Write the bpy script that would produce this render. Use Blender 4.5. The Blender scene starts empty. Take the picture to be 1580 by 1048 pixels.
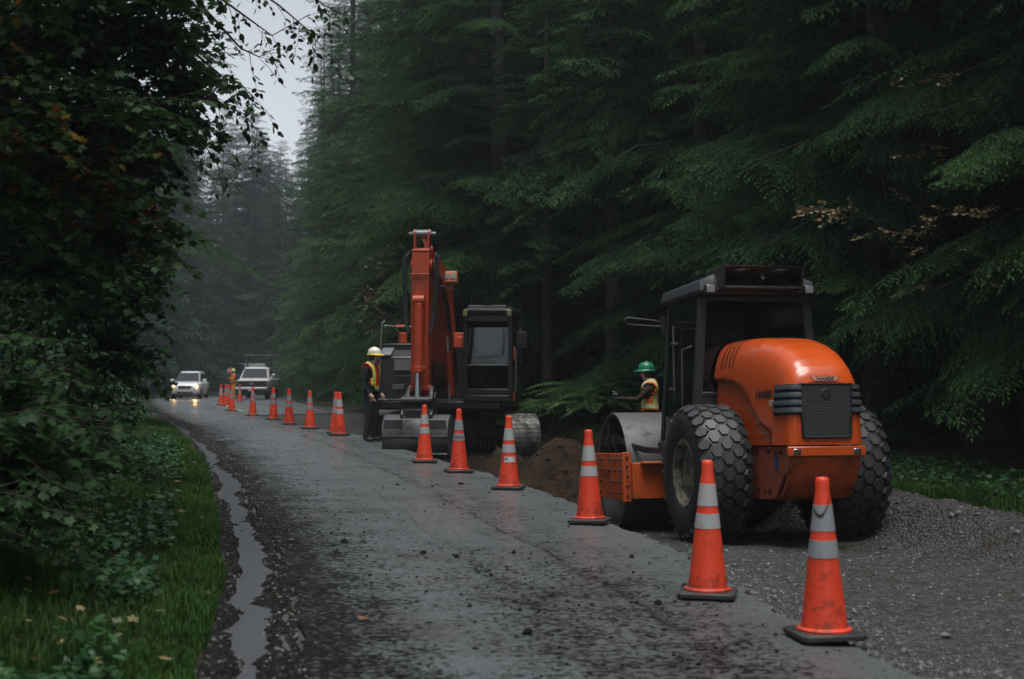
import bpy, math, random
import numpy as np
from mathutils import Vector, Matrix, Euler
R = math.radians
PI = math.pi
rng = np.random.default_rng(7)
random.seed(7)
SC = bpy.context.scene
COL = SC.collection
EYE = 1.57          # height of the eye above the road
PITCH = R(0.99)
FPX = 1580 * 50 / 36.0

def at(px, py, dep):
    """world point seen at photo pixel (px, py) at depth dep (used only to read sizes and places off the photo)"""
    a, b = (px - 790) / FPX, (524 - py) / FPX
    return Vector((a * dep, dep * (math.cos(PITCH) - b * math.sin(PITCH)), EYE + dep * (math.sin(PITCH) + b * math.cos(PITCH))))

# ------------------------------------------------------------------ numpy noise
def _hash(ix, iy, s):
    h = (ix * 374761393 + iy * 668265263 + s * 1442695041) & 0xFFFFFFFF
    h = ((h ^ (h >> 13)) * 1274126177) & 0xFFFFFFFF
    return ((h ^ (h >> 16)) & 0xFFFF) / 65535.0

def vnoise(x, y, s=0):
    x = np.asarray(x, float); y = np.asarray(y, float)
    ix = np.floor(x).astype(np.int64); iy = np.floor(y).astype(np.int64)
    fx = x - ix; fy = y - iy
    fx = fx * fx * (3 - 2 * fx); fy = fy * fy * (3 - 2 * fy)
    a = _hash(ix, iy, s); b = _hash(ix + 1, iy, s); c = _hash(ix, iy + 1, s); d = _hash(ix + 1, iy + 1, s)
    return (a * (1 - fx) + b * fx) * (1 - fy) + (c * (1 - fx) + d * fx) * fy - 0.5

def fbm(x, y, s=0, o=4):
    v = 0; a = 1.0
    for k in range(o):
        v = v + a * vnoise(x * 2 ** k, y * 2 ** k, s + k * 17); a *= 0.5
    return v

def sstep(a, b, x):
    t = np.clip((x - a) / (b - a), 0, 1)
    return t * t * (3 - 2 * t)

# ------------------------------------------------------------------ objects
def props(o, label=None, cat=None, group=None, kind=None):
    if label: o['label'] = label
    if cat: o['category'] = cat
    if group: o['group'] = group
    if kind: o['kind'] = kind
    return o

def link(name, me, mats=None, parent=None):
    o = bpy.data.objects.new(name, me); COL.objects.link(o)
    if mats is not None and hasattr(me, 'materials') and len(me.materials) == 0:
        for m in (mats if isinstance(mats, (list, tuple)) else [mats]): me.materials.append(m)
    if parent is not None: o.parent = parent
    return o

def empty(name, label, cat, loc=(0, 0, 0), rot=(0, 0, 0), group=None):
    o = bpy.data.objects.new(name, None); COL.objects.link(o)
    o.location = loc; o.rotation_euler = rot; o.empty_display_size = 0.2
    return props(o, label, cat, group)

def kids(o):
    return [c for c in bpy.data.objects if c.parent == o]

def copy_tree(o, parent=None, _map=None):
    if _map is None:
        _map = {}
        for c in bpy.data.objects:
            if c.parent is not None: _map.setdefault(c.parent.name, []).append(c)
    c = o.copy(); COL.objects.link(c)
    if parent is not None: c.parent = parent
    for ch in _map.get(o.name, []): copy_tree(ch, c, _map)
    return c

def np_mesh(name, V, F, mats=None, uv=None, attr=None, smooth=False, midx=None):
    """V (n,3); F (m,k) int array with constant k"""
    V = np.ascontiguousarray(V, np.float32).reshape(-1, 3); F = np.ascontiguousarray(F, np.int32)
    m, k = F.shape
    me = bpy.data.meshes.new(name)
    me.vertices.add(len(V)); me.vertices.foreach_set('co', V.ravel())
    me.loops.add(m * k); me.loops.foreach_set('vertex_index', F.ravel())
    me.polygons.add(m)
    me.polygons.foreach_set('loop_start', np.arange(0, m * k, k, dtype=np.int32))
    me.polygons.foreach_set('loop_total', np.full(m, k, np.int32))
    if smooth: me.polygons.foreach_set('use_smooth', np.ones(m, bool))
    if midx is not None: me.polygons.foreach_set('material_index', np.ascontiguousarray(midx, np.int32))
    me.update(calc_edges=True)
    if uv is not None:
        l = me.uv_layers.new(name='UVMap'); l.data.foreach_set('uv', np.ascontiguousarray(np.asarray(uv, np.float32)[F.ravel()]).ravel())
    if attr:
        for an, av in attr.items():
            a = me.attributes.new(an, 'FLOAT', 'POINT'); a.data.foreach_set('value', np.ascontiguousarray(av, np.float32))
    if mats is not None:
        for mm in (mats if isinstance(mats, (list, tuple)) else [mats]): me.materials.append(mm)
    return me

def grid_mesh(name, X, Y, Z, mats=None, uv=None, smooth=True):
    n, m = X.shape
    V = np.stack([X, Y, Z], -1).reshape(-1, 3)
    i = np.arange(n * m).reshape(n, m)
    F = np.stack([i[:-1, :-1], i[:-1, 1:], i[1:, 1:], i[1:, :-1]], -1).reshape(-1, 4)
    return np_mesh(name, V, F, mats, uv=None if uv is None else uv.reshape(-1, 2), smooth=smooth)

def frame_of(d):
    d = Vector(d).normalized()
    up = Vector((0, 0, 1)) if abs(d.z) < 0.95 else Vector((0, 1, 0))
    x = d.cross(up).normalized(); y = x.cross(d).normalized()
    return x, y, d

class MB:
    """collects shapes; build() links them as ONE mesh object"""
    def __init__(self): self.v = []; self.f = []; self.mi = []; self.m = 0
    def mat(self, i): self.m = i; return self
    def add(self, vs, fs, M=None):
        b = len(self.v)
        for p in vs: self.v.append(tuple(M @ Vector(p)) if M is not None else tuple(p))
        for f in fs: self.f.append(tuple(b + i for i in f)); self.mi.append(self.m)
        return self
    def box(self, c, s, rot=None, taper=None):
        x, y, z = s[0] / 2, s[1] / 2, s[2] / 2
        tx, ty = taper or (1, 1)
        vs = [(-x, -y, -z), (x, -y, -z), (x, y, -z), (-x, y, -z), (-x * tx, -y * ty, z), (x * tx, -y * ty, z), (x * tx, y * ty, z), (-x * tx, y * ty, z)]
        fs = [(3, 2, 1, 0), (4, 5, 6, 7), (0, 1, 5, 4), (1, 2, 6, 5), (2, 3, 7, 6), (3, 0, 4, 7)]
        M = Matrix.Translation(c) @ (Euler(rot).to_matrix().to_4x4() if rot else Matrix())
        return self.add(vs, fs, M)
    def hexa(self, p):
        return self.add(p, [(3, 2, 1, 0), (4, 5, 6, 7), (0, 1, 5, 4), (1, 2, 6, 5), (2, 3, 7, 6), (3, 0, 4, 7)])
    def cyl(self, a, b, r0, r1=None, n=16, caps=True):
        r1 = r0 if r1 is None else r1
        a = Vector(a); b = Vector(b); x, y, d = frame_of(b - a)
        vs = []
        for p, r in ((a, r0), (b, r1)):
            for k in range(n):
                t = 2 * PI * k / n; vs.append(p + x * (r * math.cos(t)) + y * (r * math.sin(t)))
        fs = [(k, (k + 1) % n, n + (k + 1) % n, n + k) for k in range(n)]
        if caps: fs += [tuple(range(n - 1, -1, -1)), tuple(range(n, 2 * n))]
        return self.add(vs, fs)
    def tube(self, pts, r, n=8, caps=True):
        pts = [Vector(p) for p in pts]; rs = r if isinstance(r, (list, tuple)) else [r] * len(pts)
        vs = []; px = None
        for i, p in enumerate(pts):
            d = (pts[min(i + 1, len(pts) - 1)] - pts[max(i - 1, 0)])
            if d.length < 1e-9: d = Vector((0, 0, 1))
            d.normalize()
            if px is None: x, y, _ = frame_of(d)
            else:
                x = (px - d * px.dot(d))
                x = x.normalized() if x.length > 1e-6 else frame_of(d)[0]
                y = d.cross(x)
            px = x
            for k in range(n):
                t = 2 * PI * k / n; vs.append(p + x * (rs[i] * math.cos(t)) + y * (rs[i] * math.sin(t)))
        fs = []
        for i in range(len(pts) - 1):
            for k in range(n):
                fs.append((i * n + k, i * n + (k + 1) % n, (i + 1) * n + (k + 1) % n, (i + 1) * n + k))
        if caps: fs += [tuple(range(n - 1, -1, -1)), tuple(range((len(pts) - 1) * n, len(pts) * n))]
        return self.add(vs, fs)
    def lathe(self, prof, n=24, c=(0, 0, 0), axis='z', close=False):
        """prof: (r, h) pairs"""
        vs = []
        for r, h in prof:
            for k in range(n):
                t = 2 * PI * k / n; a, b = r * math.cos(t), r * math.sin(t)
                p = (a, b, h) if axis == 'z' else ((h, a, b) if axis == 'x' else (b, h, a))
                vs.append((p[0] + c[0], p[1] + c[1], p[2] + c[2]))
        fs = []
        for i in range(len(prof) - 1):
            for k in range(n): fs.append((i * n + k, i * n + (k + 1) % n, (i + 1) * n + (k + 1) % n, (i + 1) * n + k))
        if close:
            i = len(prof) - 1
            for k in range(n): fs.append((i * n + k, i * n + (k + 1) % n, (k + 1) % n, k))
        else:
            if prof[0][0] > 1e-6: fs.append(tuple(range(n - 1, -1, -1)))
            if prof[-1][0] > 1e-6: fs.append(tuple(range((len(prof) - 1) * n, len(prof) * n)))
        return self.add(vs, fs)
    def prism(self, out, h0, h1, axis='x', M=None):
        """outline in the two other axes (x: (y,z); y: (x,z); z: (x,y)) extruded from h0 to h1"""
        n = len(out); vs = []
        for h in (h0, h1):
            for a, b in out: vs.append((h, a, b) if axis == 'x' else ((a, h, b) if axis == 'y' else (a, b, h)))
        fs = [(k, (k + 1) % n, n + (k + 1) % n, n + k) for k in range(n)] + [tuple(range(n - 1, -1, -1)), tuple(range(n, 2 * n))]
        return self.add(vs, fs, M)
    def loft(self, rings, caps=True, closed=True):
        n = len(rings[0]); vs = [p for r in rings for p in r]; fs = []
        for i in range(len(rings) - 1):
            for k in range(n if closed else n - 1):
                fs.append((i * n + k, i * n + (k + 1) % n, (i + 1) * n + (k + 1) % n, (i + 1) * n + k))
        if caps: fs += [tuple(range(n - 1, -1, -1)), tuple(range((len(rings) - 1) * n, len(rings) * n))]
        return self.add(vs, fs)
    def quad(self, a, b, c, d): return self.add([a, b, c, d], [(0, 1, 2, 3)])
    def build(self, name, mats, parent=None, bevel=0, smooth=35, seg=2, fix=True):
        me = bpy.data.meshes.new(name); me.from_pydata(self.v, [], self.f)
        for m in (mats if isinstance(mats, (list, tuple)) else [mats]): me.materials.append(m)
        me.polygons.foreach_set('material_index', np.array(self.mi, np.int32))
        if fix:
            import bmesh
            bm = bmesh.new(); bm.from_mesh(me); bmesh.ops.recalc_face_normals(bm, faces=bm.faces); bm.to_mesh(me); bm.free()
        if smooth:
            me.polygons.foreach_set('use_smooth', np.ones(len(me.polygons), bool))
            me.set_sharp_from_angle(angle=R(smooth))
        me.update()
        o = link(name, me, None, parent)
        if bevel:
            b = o.modifiers.new('edge', 'BEVEL'); b.width = bevel; b.segments = seg; b.limit_method = 'ANGLE'; b.angle_limit = R(35)
        return o

# ------------------------------------------------------------------ materials
class NT:
    def __init__(self, name):
        self.m = bpy.data.materials.new(name); self.m.use_nodes = True
        self.t = self.m.node_tree; self.n = self.t.nodes; self.l = self.t.links
        self.b = self.n['Principled BSDF']; self.out = self.n['Material Output']
    def new(self, typ, **kw):
        o = self.n.new(typ)
        for k, v in kw.items():
            if k in o.inputs.keys(): o.inputs[k].default_value = v
            else: setattr(o, k, v)
        return o
    def put(self, sock, val):
        if isinstance(val, bpy.types.NodeSocket): self.l.new(val, sock)
        else: sock.default_value = val
    def coord(self, kind='Object', scale=None):
        c = self.new('ShaderNodeTexCoord').outputs[kind]
        if scale is None: return c
        mp = self.new('ShaderNodeMapping'); self.l.new(c, mp.inputs['Vector']); mp.inputs['Scale'].default_value = scale
        return mp.outputs[0]
    def noise(self, vec, scale, detail=4, rough=0.55, out='Fac', dist=0):
        n = self.new('ShaderNodeTexNoise'); n.inputs['Scale'].default_value = scale; n.inputs['Detail'].default_value = detail
        n.inputs['Roughness'].default_value = rough; n.inputs['Distortion'].default_value = dist; self.l.new(vec, n.inputs['Vector'])
        return n.outputs[out]
    def voro(self, vec, scale, out='Distance', feat='F1'):
        n = self.new('ShaderNodeTexVoronoi', feature=feat); n.inputs['Scale'].default_value = scale; self.l.new(vec, n.inputs['Vector'])
        return n.outputs[out]
    def ramp(self, fac, stops):
        r = self.new('ShaderNodeValToRGB'); e = r.color_ramp.elements
        while len(e) < len(stops): e.new(0.5)
        for k, (p, c) in enumerate(stops):
            e[k].position = p; e[k].color = (c, c, c, 1) if isinstance(c, (int, float)) else (*c, 1)
        self.l.new(fac, r.inputs[0]); return r.outputs[0]
    def mix(self, fac, a, b, typ='MIX'):
        x = self.new('ShaderNodeMix', data_type='RGBA', blend_type=typ)
        self.put(x.inputs[0], fac)
        for s, v in ((x.inputs[6], a), (x.inputs[7], b)):
            self.put(s, v if isinstance(v, bpy.types.NodeSocket) else (*v, 1))
        return x.outputs[2]
    def math(self, op, a, b=0.0, clamp=False):
        x = self.new('ShaderNodeMath', operation=op, use_clamp=clamp); self.put(x.inputs[0], a); self.put(x.inputs[1], b); return x.outputs[0]
    def sep(self, v):
        s = self.new('ShaderNodeSeparateXYZ'); self.l.new(v, s.inputs[0]); return s.outputs
    def bump(self, h, strength=0.3, dist=0.02):
        b = self.new('ShaderNodeBump'); b.inputs['Strength'].default_value = strength; b.inputs['Distance'].default_value = dist
        self.l.new(h, b.inputs['Height']); self.l.new(b.outputs[0], self.b.inputs['Normal']); return b
    def set(self, **kw):
        for k, v in kw.items():
            s = self.b.inputs[{'col': 'Base Color', 'rough': 'Roughness', 'metal': 'Metallic', 'spec': 'Specular IOR Level', 'ior': 'IOR', 'coat': 'Coat Weight', 'coatr': 'Coat Roughness'}[k]]
            if k == 'col' and not isinstance(v, bpy.types.NodeSocket): v = (*v, 1)
            self.put(s, v)
        return self

def paint(name, col, rough=0.35, dirt=(0.03, 0.025, 0.02), amount=0.35, scale=3.0, coat=0.0, metal=0.0, spec=0.5, bump=0.0, streak=True, lo=0.52, hi=0.72):
    """a worn, grimy surface: base colour broken by soft dirt patches, run-down streaks and specks"""
    t = NT(name); c = t.coord('Object')
    n1 = t.noise(c, scale, 6, 0.65)
    f = t.ramp(n1, [(lo, 0), (hi, 1)])
    if streak:
        c2 = t.coord('Object', (9, 9, 0.9)); f2 = t.ramp(t.noise(c2, scale * 1.3, 4, 0.6), [(0.55, 0), (0.75, 1)])
        f = t.math('MAXIMUM', f, t.math('MULTIPLY', f2, 0.6))
    f = t.math('MULTIPLY', f, amount)
    fine = t.noise(c, scale * 14, 3, 0.6)
    base = t.mix(0.10, col, t.mix(fine, tuple(0.75 * x for x in col), tuple(min(1, 1.2 * x) for x in col)))
    t.set(col=t.mix(f, base, dirt), rough=t.math('ADD', t.math('MULTIPLY', f, 0.4), t.math('ADD', rough - 0.06, t.math('MULTIPLY', fine, 0.12))), metal=metal, spec=spec, coat=coat, coatr=0.08)
    if bump: t.bump(fine, bump, 0.01)
    return t.m

def plain(name, col, rough=0.5, metal=0.0, spec=0.5, emit=None, es=1.0):
    t = NT(name); c = t.coord('Object'); n = t.noise(c, 30, 3)
    t.set(col=t.mix(n, tuple(0.8 * x for x in col), tuple(min(1, 1.2 * x) for x in col)), rough=rough, metal=metal, spec=spec)
    if emit:
        t.b.inputs['Emission Color'].default_value = (*emit, 1); t.b.inputs['Emission Strength'].default_value = es
    return t.m

def glass(name, tint=(0.35, 0.4, 0.4), rough=0.03, ior=1.5):
    t = NT(name)
    tr = t.new('ShaderNodeBsdfTransparent'); tr.inputs[0].default_value = (*tint, 1)
    gl = t.new('ShaderNodeBsdfGlossy'); gl.inputs['Roughness'].default_value = rough
    n = t.noise(t.coord('Object'), 40, 3)
    t.l.new(t.ramp(n, [(0.4, rough), (0.75, rough + 0.1)]), gl.inputs['Roughness'])
    fr = t.new('ShaderNodeFresnel'); fr.inputs[0].default_value = ior
    mx = t.new('ShaderNodeMixShader'); t.l.new(fr.outputs[0], mx.inputs[0]); t.l.new(tr.outputs[0], mx.inputs[1]); t.l.new(gl.outputs[0], mx.inputs[2])
    t.l.new(mx.outputs[0], t.out.inputs['Surface']); t.n.remove(t.b)
    return t.m
HAZE = 0.0006
# ------------------------------------------------------------------ camera, sky, light, air
cam = bpy.data.cameras.new('camera'); cam.lens = 50; cam.sensor_width = 36; cam.clip_start = 0.05; cam.clip_end = 3000
co = bpy.data.objects.new('camera', cam); COL.objects.link(co); SC.camera = co
co.location = (0, 0, EYE); co.rotation_euler = (PI / 2 + PITCH, 0, 0)
cam.dof.use_dof = True; cam.dof.focus_distance = 17.0; cam.dof.aperture_fstop = 2.4

SUN_EL, SUN_ROT = 78, 165
world = bpy.data.worlds.new('World'); SC.world = world; world.use_nodes = True
wt = world.node_tree; bg = wt.nodes['Background']
sky = wt.nodes.new('ShaderNodeTexSky'); sky.sky_type = 'NISHITA'; sky.sun_disc = False
sky.sun_elevation = R(SUN_EL); sky.sun_rotation = R(SUN_ROT); sky.air_density = 1.0; sky.dust_density = 1.0; sky.ozone_density = 1.0
hs = wt.nodes.new('ShaderNodeHueSaturation'); hs.inputs['Saturation'].default_value = 0.28     # cloud cover: the blue greys out
wt.links.new(sky.outputs[0], hs.inputs['Color']); wt.links.new(hs.outputs[0], bg.inputs['Color'])
bg.inputs['Strength'].default_value = 0.05
sun = bpy.data.lights.new('sun', 'SUN'); sun.energy = 1.5; sun.angle = R(40); sun.color = (1.0, 1.0, 0.98)
so = bpy.data.objects.new('sun', sun); COL.objects.link(so)
so.rotation_euler = (R(90 - SUN_EL), 0, PI - R(SUN_ROT))   # sky rotation runs clockwise from +Y
SC.view_settings.view_transform = 'Standard'; SC.view_settings.look = 'None'
SC.view_settings.exposure = 1.55; SC.view_settings.gamma = 1.0
SC.cycles.max_bounces = 6; SC.cycles.diffuse_bounces = 1; SC.cycles.glossy_bounces = 3; SC.cycles.transmission_bounces = 4
SC.cycles.transparent_max_bounces = 8; SC.cycles.volume_bounces = 0
SC.cycles.use_denoising = True
SC.cycles.sample_clamp_indirect = 4.0
SC.cycles.caustics_reflective = False; SC.cycles.caustics_refractive = False

# ------------------------------------------------------------------ the lie of the land (d = distance along +Y)
_D = [-40, 0, 7.25, 9.0, 9.87, 11.8, 13.0, 16.1, 18.2, 20.4, 22.7, 25.3, 28.5, 31.3, 35.5, 41, 48, 54, 66, 90, 120, 150, 200, 300]
_XR = [9.0, 3.4, 2.09, 1.72, 1.58, 1.42, 1.22, .71, .22, -.25, -.97, -1.75, -2.6, -3.5, -5.1, -6.95, -8.9, -10.6, -13.5, -18.2, -21.8, -22.5, -19, -5]
_DL = [-40, 0, 7.1, 10.2, 14.5, 21.8, 31.9, 50.7, 66, 90, 120, 150, 200, 300]
_XL = [7.0, -.05, -1.44, -1.95, -2.9, -4.57, -7.4, -13.0, -17.3, -23.5, -27.5, -28.5, -25, -11]
_DZ = [-40, 24, 30, 38, 54, 66, 90, 120, 200, 400]
_ZR = [0, 0, .05, 0, -.16, -.3, -.62, -1.2, -2.5, -4]
_DG = [-40, 5, 8, 10, 12, 14, 16, 18.8, 21, 25.5, 26.6, 27.6, 31, 36, 44, 50]
_ZG = [-.06, -.06, -.07, -.1, -.18, -.3, -.40, -.6, -.8, -.9, -.75, -.3, -.24, -.12, -.05, -.03]
def XR(d): return np.interp(d, _D, _XR)
def XL(d): return np.interp(d, _DL, _XL)
def ZR(d): return np.interp(d, _DZ, _ZR)
def ZG(d): return np.interp(d, _DG, _ZG)
def rows(a, b, k, mn=0.03):
    out = [a]
    while out[-1] < b: out.append(out[-1] + max(mn, abs(out[-1]) * k))
    return np.array(out)

def gravel_z(u, d):
    """excavated bed right of the asphalt edge (u metres from it)"""
    g = ZG(d)
    wall = sstep(2.9, 3.7, u + 0.35 * vnoise(d * 0.6, 3.1, 5))
    berm = 0.10 * np.exp(-((u - 3.75) / 0.55) ** 2) * (0.7 + 0.8 * vnoise(d * 0.5, 1.7, 9)) * sstep(8, 11.5, d) * (1 - sstep(19, 23, d))
    z = g * (1 - wall) + 0.02 * wall + berm
    near = sstep(0.5, 0.0, u) * 0.0
    z = z + near
    rough = 0.02 + 0.05 * sstep(2.4, 3.4, u)
    return z + rough * fbm(u * 3, d * 3, 21, 4) + 0.012 * fbm(u * 12, d * 12, 33, 3)

def ground_z(x, d):
    """verges and forest floor"""
    xr, xl = XR(d), XL(d)
    u = x - xr; w = xl - x
    zr = ZR(d)
    right = 0.03 + 0.05 * np.clip(u - 4.2, 0, 40) + 0.10 * np.clip(u - 14, 0, 200)
    left = 0.05 + 0.13 * np.clip(w - 0.2, 0, 2.8) + 0.06 * np.clip(w - 3, 0, 200)
    z = np.where(u > 0, right, np.where(w > 0, left, 0))
    z = z + .55 * np.exp(-((x - 2.1) / 1.9) ** 2 - ((d - 30.8) / 1.8) ** 2)
    sink = 1.4 * (sstep(3.95, 3.6, u) * sstep(.12, .05, w))
    return zr + z - sink + 0.10 * fbm(x * 0.7, d * 0.7, 3, 4) * np.where((u > 4.3) | (w > .8), 1, .2) + 0.03 * fbm(x * 4, d * 4, 8, 2)

# ---- ground sheet
t = NT('forest_floor'); c = t.coord('Object')
f = t.noise(c, 1.2, 6, 0.65); g = t.noise(c, 14, 5, 0.7)
base = t.mix(t.ramp(f, [(0.4, 0), (0.62, 1)]), (0.016, 0.012, 0.008), (0.018, 0.026, 0.010))
t.set(col=t.mix(t.ramp(g, [(0.45, 0), (0.7, 1)]), base, (0.035, 0.024, 0.014)), rough=0.9, spec=0.15); t.bump(g, 0.8, 0.08)
M_FLOOR = t.m
dd = np.concatenate([np.arange(-40, 3, 1.5), rows(3, 420, 0.018, 0.12)])
uu = np.concatenate([-np.geomspace(160, 6, 26)[:-1], np.arange(-6, -0.6, 0.12), np.array([-.5, -.4, -.3, -.24, -.18, -.14, -.12, -.10, -.08, -.065, -.05, -.03]), np.linspace(0, 1, 8),
                     np.array([3.5, 3.6, 3.66, 3.72, 3.8, 3.88, 3.95]) , np.arange(4.05, 9, 0.14), np.geomspace(9.2, 170, 30)])
DD, UU = np.meshgrid(dd, uu, indexing='ij')
xl, xr = XL(DD), XR(DD)
XX = np.where(UU < 0, xl + UU, np.where(UU <= 1, xl + (xr - xl) * UU, xr + UU))
o = link('ground', grid_mesh('ground', XX, DD, ground_z(XX, DD)), M_FLOOR); props(o, kind='structure')

# ---- asphalt: thin slab with a broken right-hand edge
def edge_wob(d): return 0.10 * fbm(d * 1.3, 0.3, 41, 4) + 0.05 * vnoise(d * 7, 9.1, 44) + 0.03 * vnoise(d * 17, 2.2, 45)
t = NT('wet_asphalt'); uv = t.coord('UV'); c = t.coord('Object')
mp = t.new('ShaderNodeMapping'); t.l.new(uv, mp.inputs['Vector']); mp.inputs['Scale'].default_value = (2.2, 0.22, 1)
streak = t.noise(mp.outputs[0], 1.0, 6, 0.62, dist=0.4)
big = t.noise(c, 0.45, 5, 0.6); mid = t.noise(c, 2.6, 6, 0.7); fine = t.noise(c, 55, 3, 0.7); stone = t.voro(c, 95)
sx = t.sep(uv)
leftness = t.ramp(sx[0], [(0.0, 1.0), (0.33, 0.35), (0.62, 0.1), (1.0, 0.0)])           # mud carried in from the verge side
mud = t.math('ADD', t.math('MULTIPLY', leftness, 0.46), t.math('ADD', t.math('MULTIPLY', streak, 0.9), t.math('MULTIPLY', mid, 0.6)))
mp2 = t.new('ShaderNodeMapping'); t.l.new(uv, mp2.inputs['Vector']); mp2.inputs['Scale'].default_value = (1, 1, 1)
# trail of loose black millings down the middle of the lane, close to the eye
g1 = t.math('MULTIPLY', t.ramp(sx[0], [(0.28, 0), (0.47, 1), (0.60, 1), (0.80, 0)]), t.ramp(sx[1], [(0.0, 1), (0.165, 1), (0.22, 0)]))
mud = t.math('ADD', mud, t.math('MULTIPLY', g1, 0.17))
grit = t.noise(c, 17, 5, 0.8)
speck = t.ramp(t.math('MULTIPLY', t.math('ADD', grit, t.math('MULTIPLY', mud, 0.6)), .5), [(0.525, 0), (0.575, 1)])
mudf = t.math('MAXIMUM', t.ramp(t.math('MULTIPLY', mud, .5), [(0.48, 0), (0.66, 0.8)]), speck)
col = t.mix(t.ramp(big, [(0.35, 0), (0.7, 1)]), (0.047, 0.054, 0.056), (0.084, 0.093, 0.095))
brn = t.math('MULTIPLY', t.ramp(t.noise(c, 0.8, 5, 0.6), [(0.52, 0), (0.66, 1)]), 0.75)
col = t.mix(brn, col, (0.036, 0.032, 0.028))
col = t.mix(t.ramp(fine, [(0.35, 0.0), (0.75, 0.6)]), col, (0.14, 0.152, 0.156))
col = t.mix(mudf, col, (0.007, 0.007, 0.0065))
# cracks and the long joint between two paving passes
wv = t.new('ShaderNodeVectorMath', operation='ADD'); nz = t.new('ShaderNodeTexNoise'); nz.inputs['Scale'].default_value = 2.5; t.l.new(c, nz.inputs['Vector']); t.l.new(c, wv.inputs[0]); t.l.new(nz.outputs['Color'], wv.inputs[1])
ck = t.ramp(t.voro(wv.outputs[0], .55, 'Distance', 'DISTANCE_TO_EDGE'), [(0.0, 1), (0.010, 0)])
ck = t.math('MULTIPLY', ck, t.ramp(t.noise(c, .5, 3), [(.50, 0), (.58, 1)]))
jx = t.math('ABSOLUTE', t.math('SUBTRACT', t.math('ADD', sx[0], t.math('MULTIPLY', t.noise(c, 1.5, 3), .012)), .660))
jt = t.math('MULTIPLY', t.math('LESS_THAN', jx, .0042), t.ramp(t.noise(c, 3.5, 3), [(.42, 0), (.5, 1)]))
ck = t.math('MULTIPLY', t.math('MAXIMUM', ck, jt), .85)
col = t.mix(ck, col, (.012, .012, .012))
wet = t.ramp(t.math('ADD', t.math('MULTIPLY', big, 0.6), t.math('MULTIPLY', streak, 0.5)), [(0.42, 0.42), (0.68, 0.16)])
t.set(col=col, rough=t.math('ADD', wet, t.math('MULTIPLY', mudf, 0.2)), spec=t.math('MULTIPLY', t.math('SUBTRACT', 1.0, t.math('MAXIMUM', t.math('MULTIPLY', mudf, .93), t.math('MULTIPLY', brn, .6))), t.math('ADD', .25, t.math('MULTIPLY', fine, .5))))
h = t.math('ADD', t.math('MULTIPLY', t.voro(c, 55), 0.8), t.math('ADD', t.math('MULTIPLY', mudf, 0.8), t.math('ADD', t.math('MULTIPLY', fine, 0.5), t.math('MULTIPLY', grit, 0.5))))
t.bump(h, 0.7, 0.016)
M_ASPH = t.m
t = NT('asphalt_broken_edge'); c = t.coord('Object'); t.set(col=t.mix(t.noise(c, 40, 4), (0.006, 0.006, 0.006), (0.03, 0.029, 0.027)), rough=0.8, spec=0.2); t.bump(t.noise(c, 30, 5), 1.0, 0.03)
M_EDGE = t.m
dd = np.concatenate([np.arange(-40, 3, 1.0), rows(3, 330, 0.0065, 0.03)])
tt = np.linspace(0, 1, 34)
DD, TT = np.meshgrid(dd, tt, indexing='ij')
wide = sstep(46, 50, DD) * 4.0 + 4.0 * sstep(-6, -12, DD)
x0 = XL(DD) + 0.36 + .16 * fbm(DD * .8, 3.3, 55, 4); x1 = XR(DD) + edge_wob(DD) * (1 - sstep(46, 52, DD)) + wide
XX = x0 + (x1 - x0) * TT
ZZ = ZR(DD) + 0.012 * fbm(XX * 0.9, DD * 0.5, 61, 3) - 0.02 * sstep(0.86, 1.0, TT) * (0.6 + vnoise(DD * 3, 0.5, 4)) * (1 - sstep(46, 52, DD))
UV = np.stack([TT * (x1 - x0) / 3.4, DD / 60.0], -1)
# UV.x runs 0..1 across the lane, UV.y = d / 60
n = XX.shape[0]
me = grid_mesh('road', XX, DD, ZZ, [M_ASPH], uv=UV)
o = link('road', me); props(o, kind='structure')
EX, EZ = XX[:, -1], ZZ[:, -1]
kx = np.stack([EX, EX + .03 + .03 * vnoise(dd * 9, 1, 3), EX + .06 + .05 * vnoise(dd * 11, 2, 3), EX + .02], 1)
kz = np.stack([EZ, EZ - .035, EZ - .10 + .03 * vnoise(dd * 6, 3, 3), EZ - 1.3], 1)
o = link('road_broken_edge', grid_mesh('road_broken_edge', kx, np.repeat(dd[:, None], 4, 1), kz, M_EDGE, smooth=False)); props(o, kind='structure')

# ---- excavated gravel bed
t = NT('crushed_gravel'); c = t.coord('Object')
st = t.voro(c, 26, 'Color'); sd = t.voro(c, 26); s2 = t.voro(c, 70, 'Color'); sd2 = t.voro(c, 70); big = t.noise(c, 0.7, 5, 0.6); mid = t.noise(c, 5, 5, 0.7)
bw = t.new('ShaderNodeRGBToBW'); t.l.new(st, bw.inputs[0]); bw2 = t.new('ShaderNodeRGBToBW'); t.l.new(s2, bw2.inputs[0])
v = t.math('ADD', t.math('MULTIPLY', bw.outputs[0], 0.5), t.math('MULTIPLY', bw2.outputs[0], 0.5))
col = t.ramp(v, [(0.25, (0.034, 0.034, 0.033)), (0.5, (0.068, 0.068, 0.066)), (0.8, (0.15, 0.15, 0.145))])
col = t.mix(t.ramp(mid, [(0.45, 0), (0.65, 0.8)]), col, (0.05, 0.047, 0.043))
col = t.mix(t.ramp(big, [(0.52, 0), (0.66, 0.8)]), col, (0.048, 0.036, 0.026))
sx = t.sep(c)
soil = t.math('MULTIPLY', t.ramp(t.math('ADD', t.math('DIVIDE', sx[1], 60), t.math('MULTIPLY', t.math('SUBTRACT', t.noise(c, 1.6, 5, .7), .5), .16)), [(0.27, 0), (0.34, 1), (0.49, 1), (0.58, 0)]), 0.92)
col = t.mix(soil, col, t.mix(mid, (0.013, 0.010, 0.0075), (0.034, 0.023, 0.015)))
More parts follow.
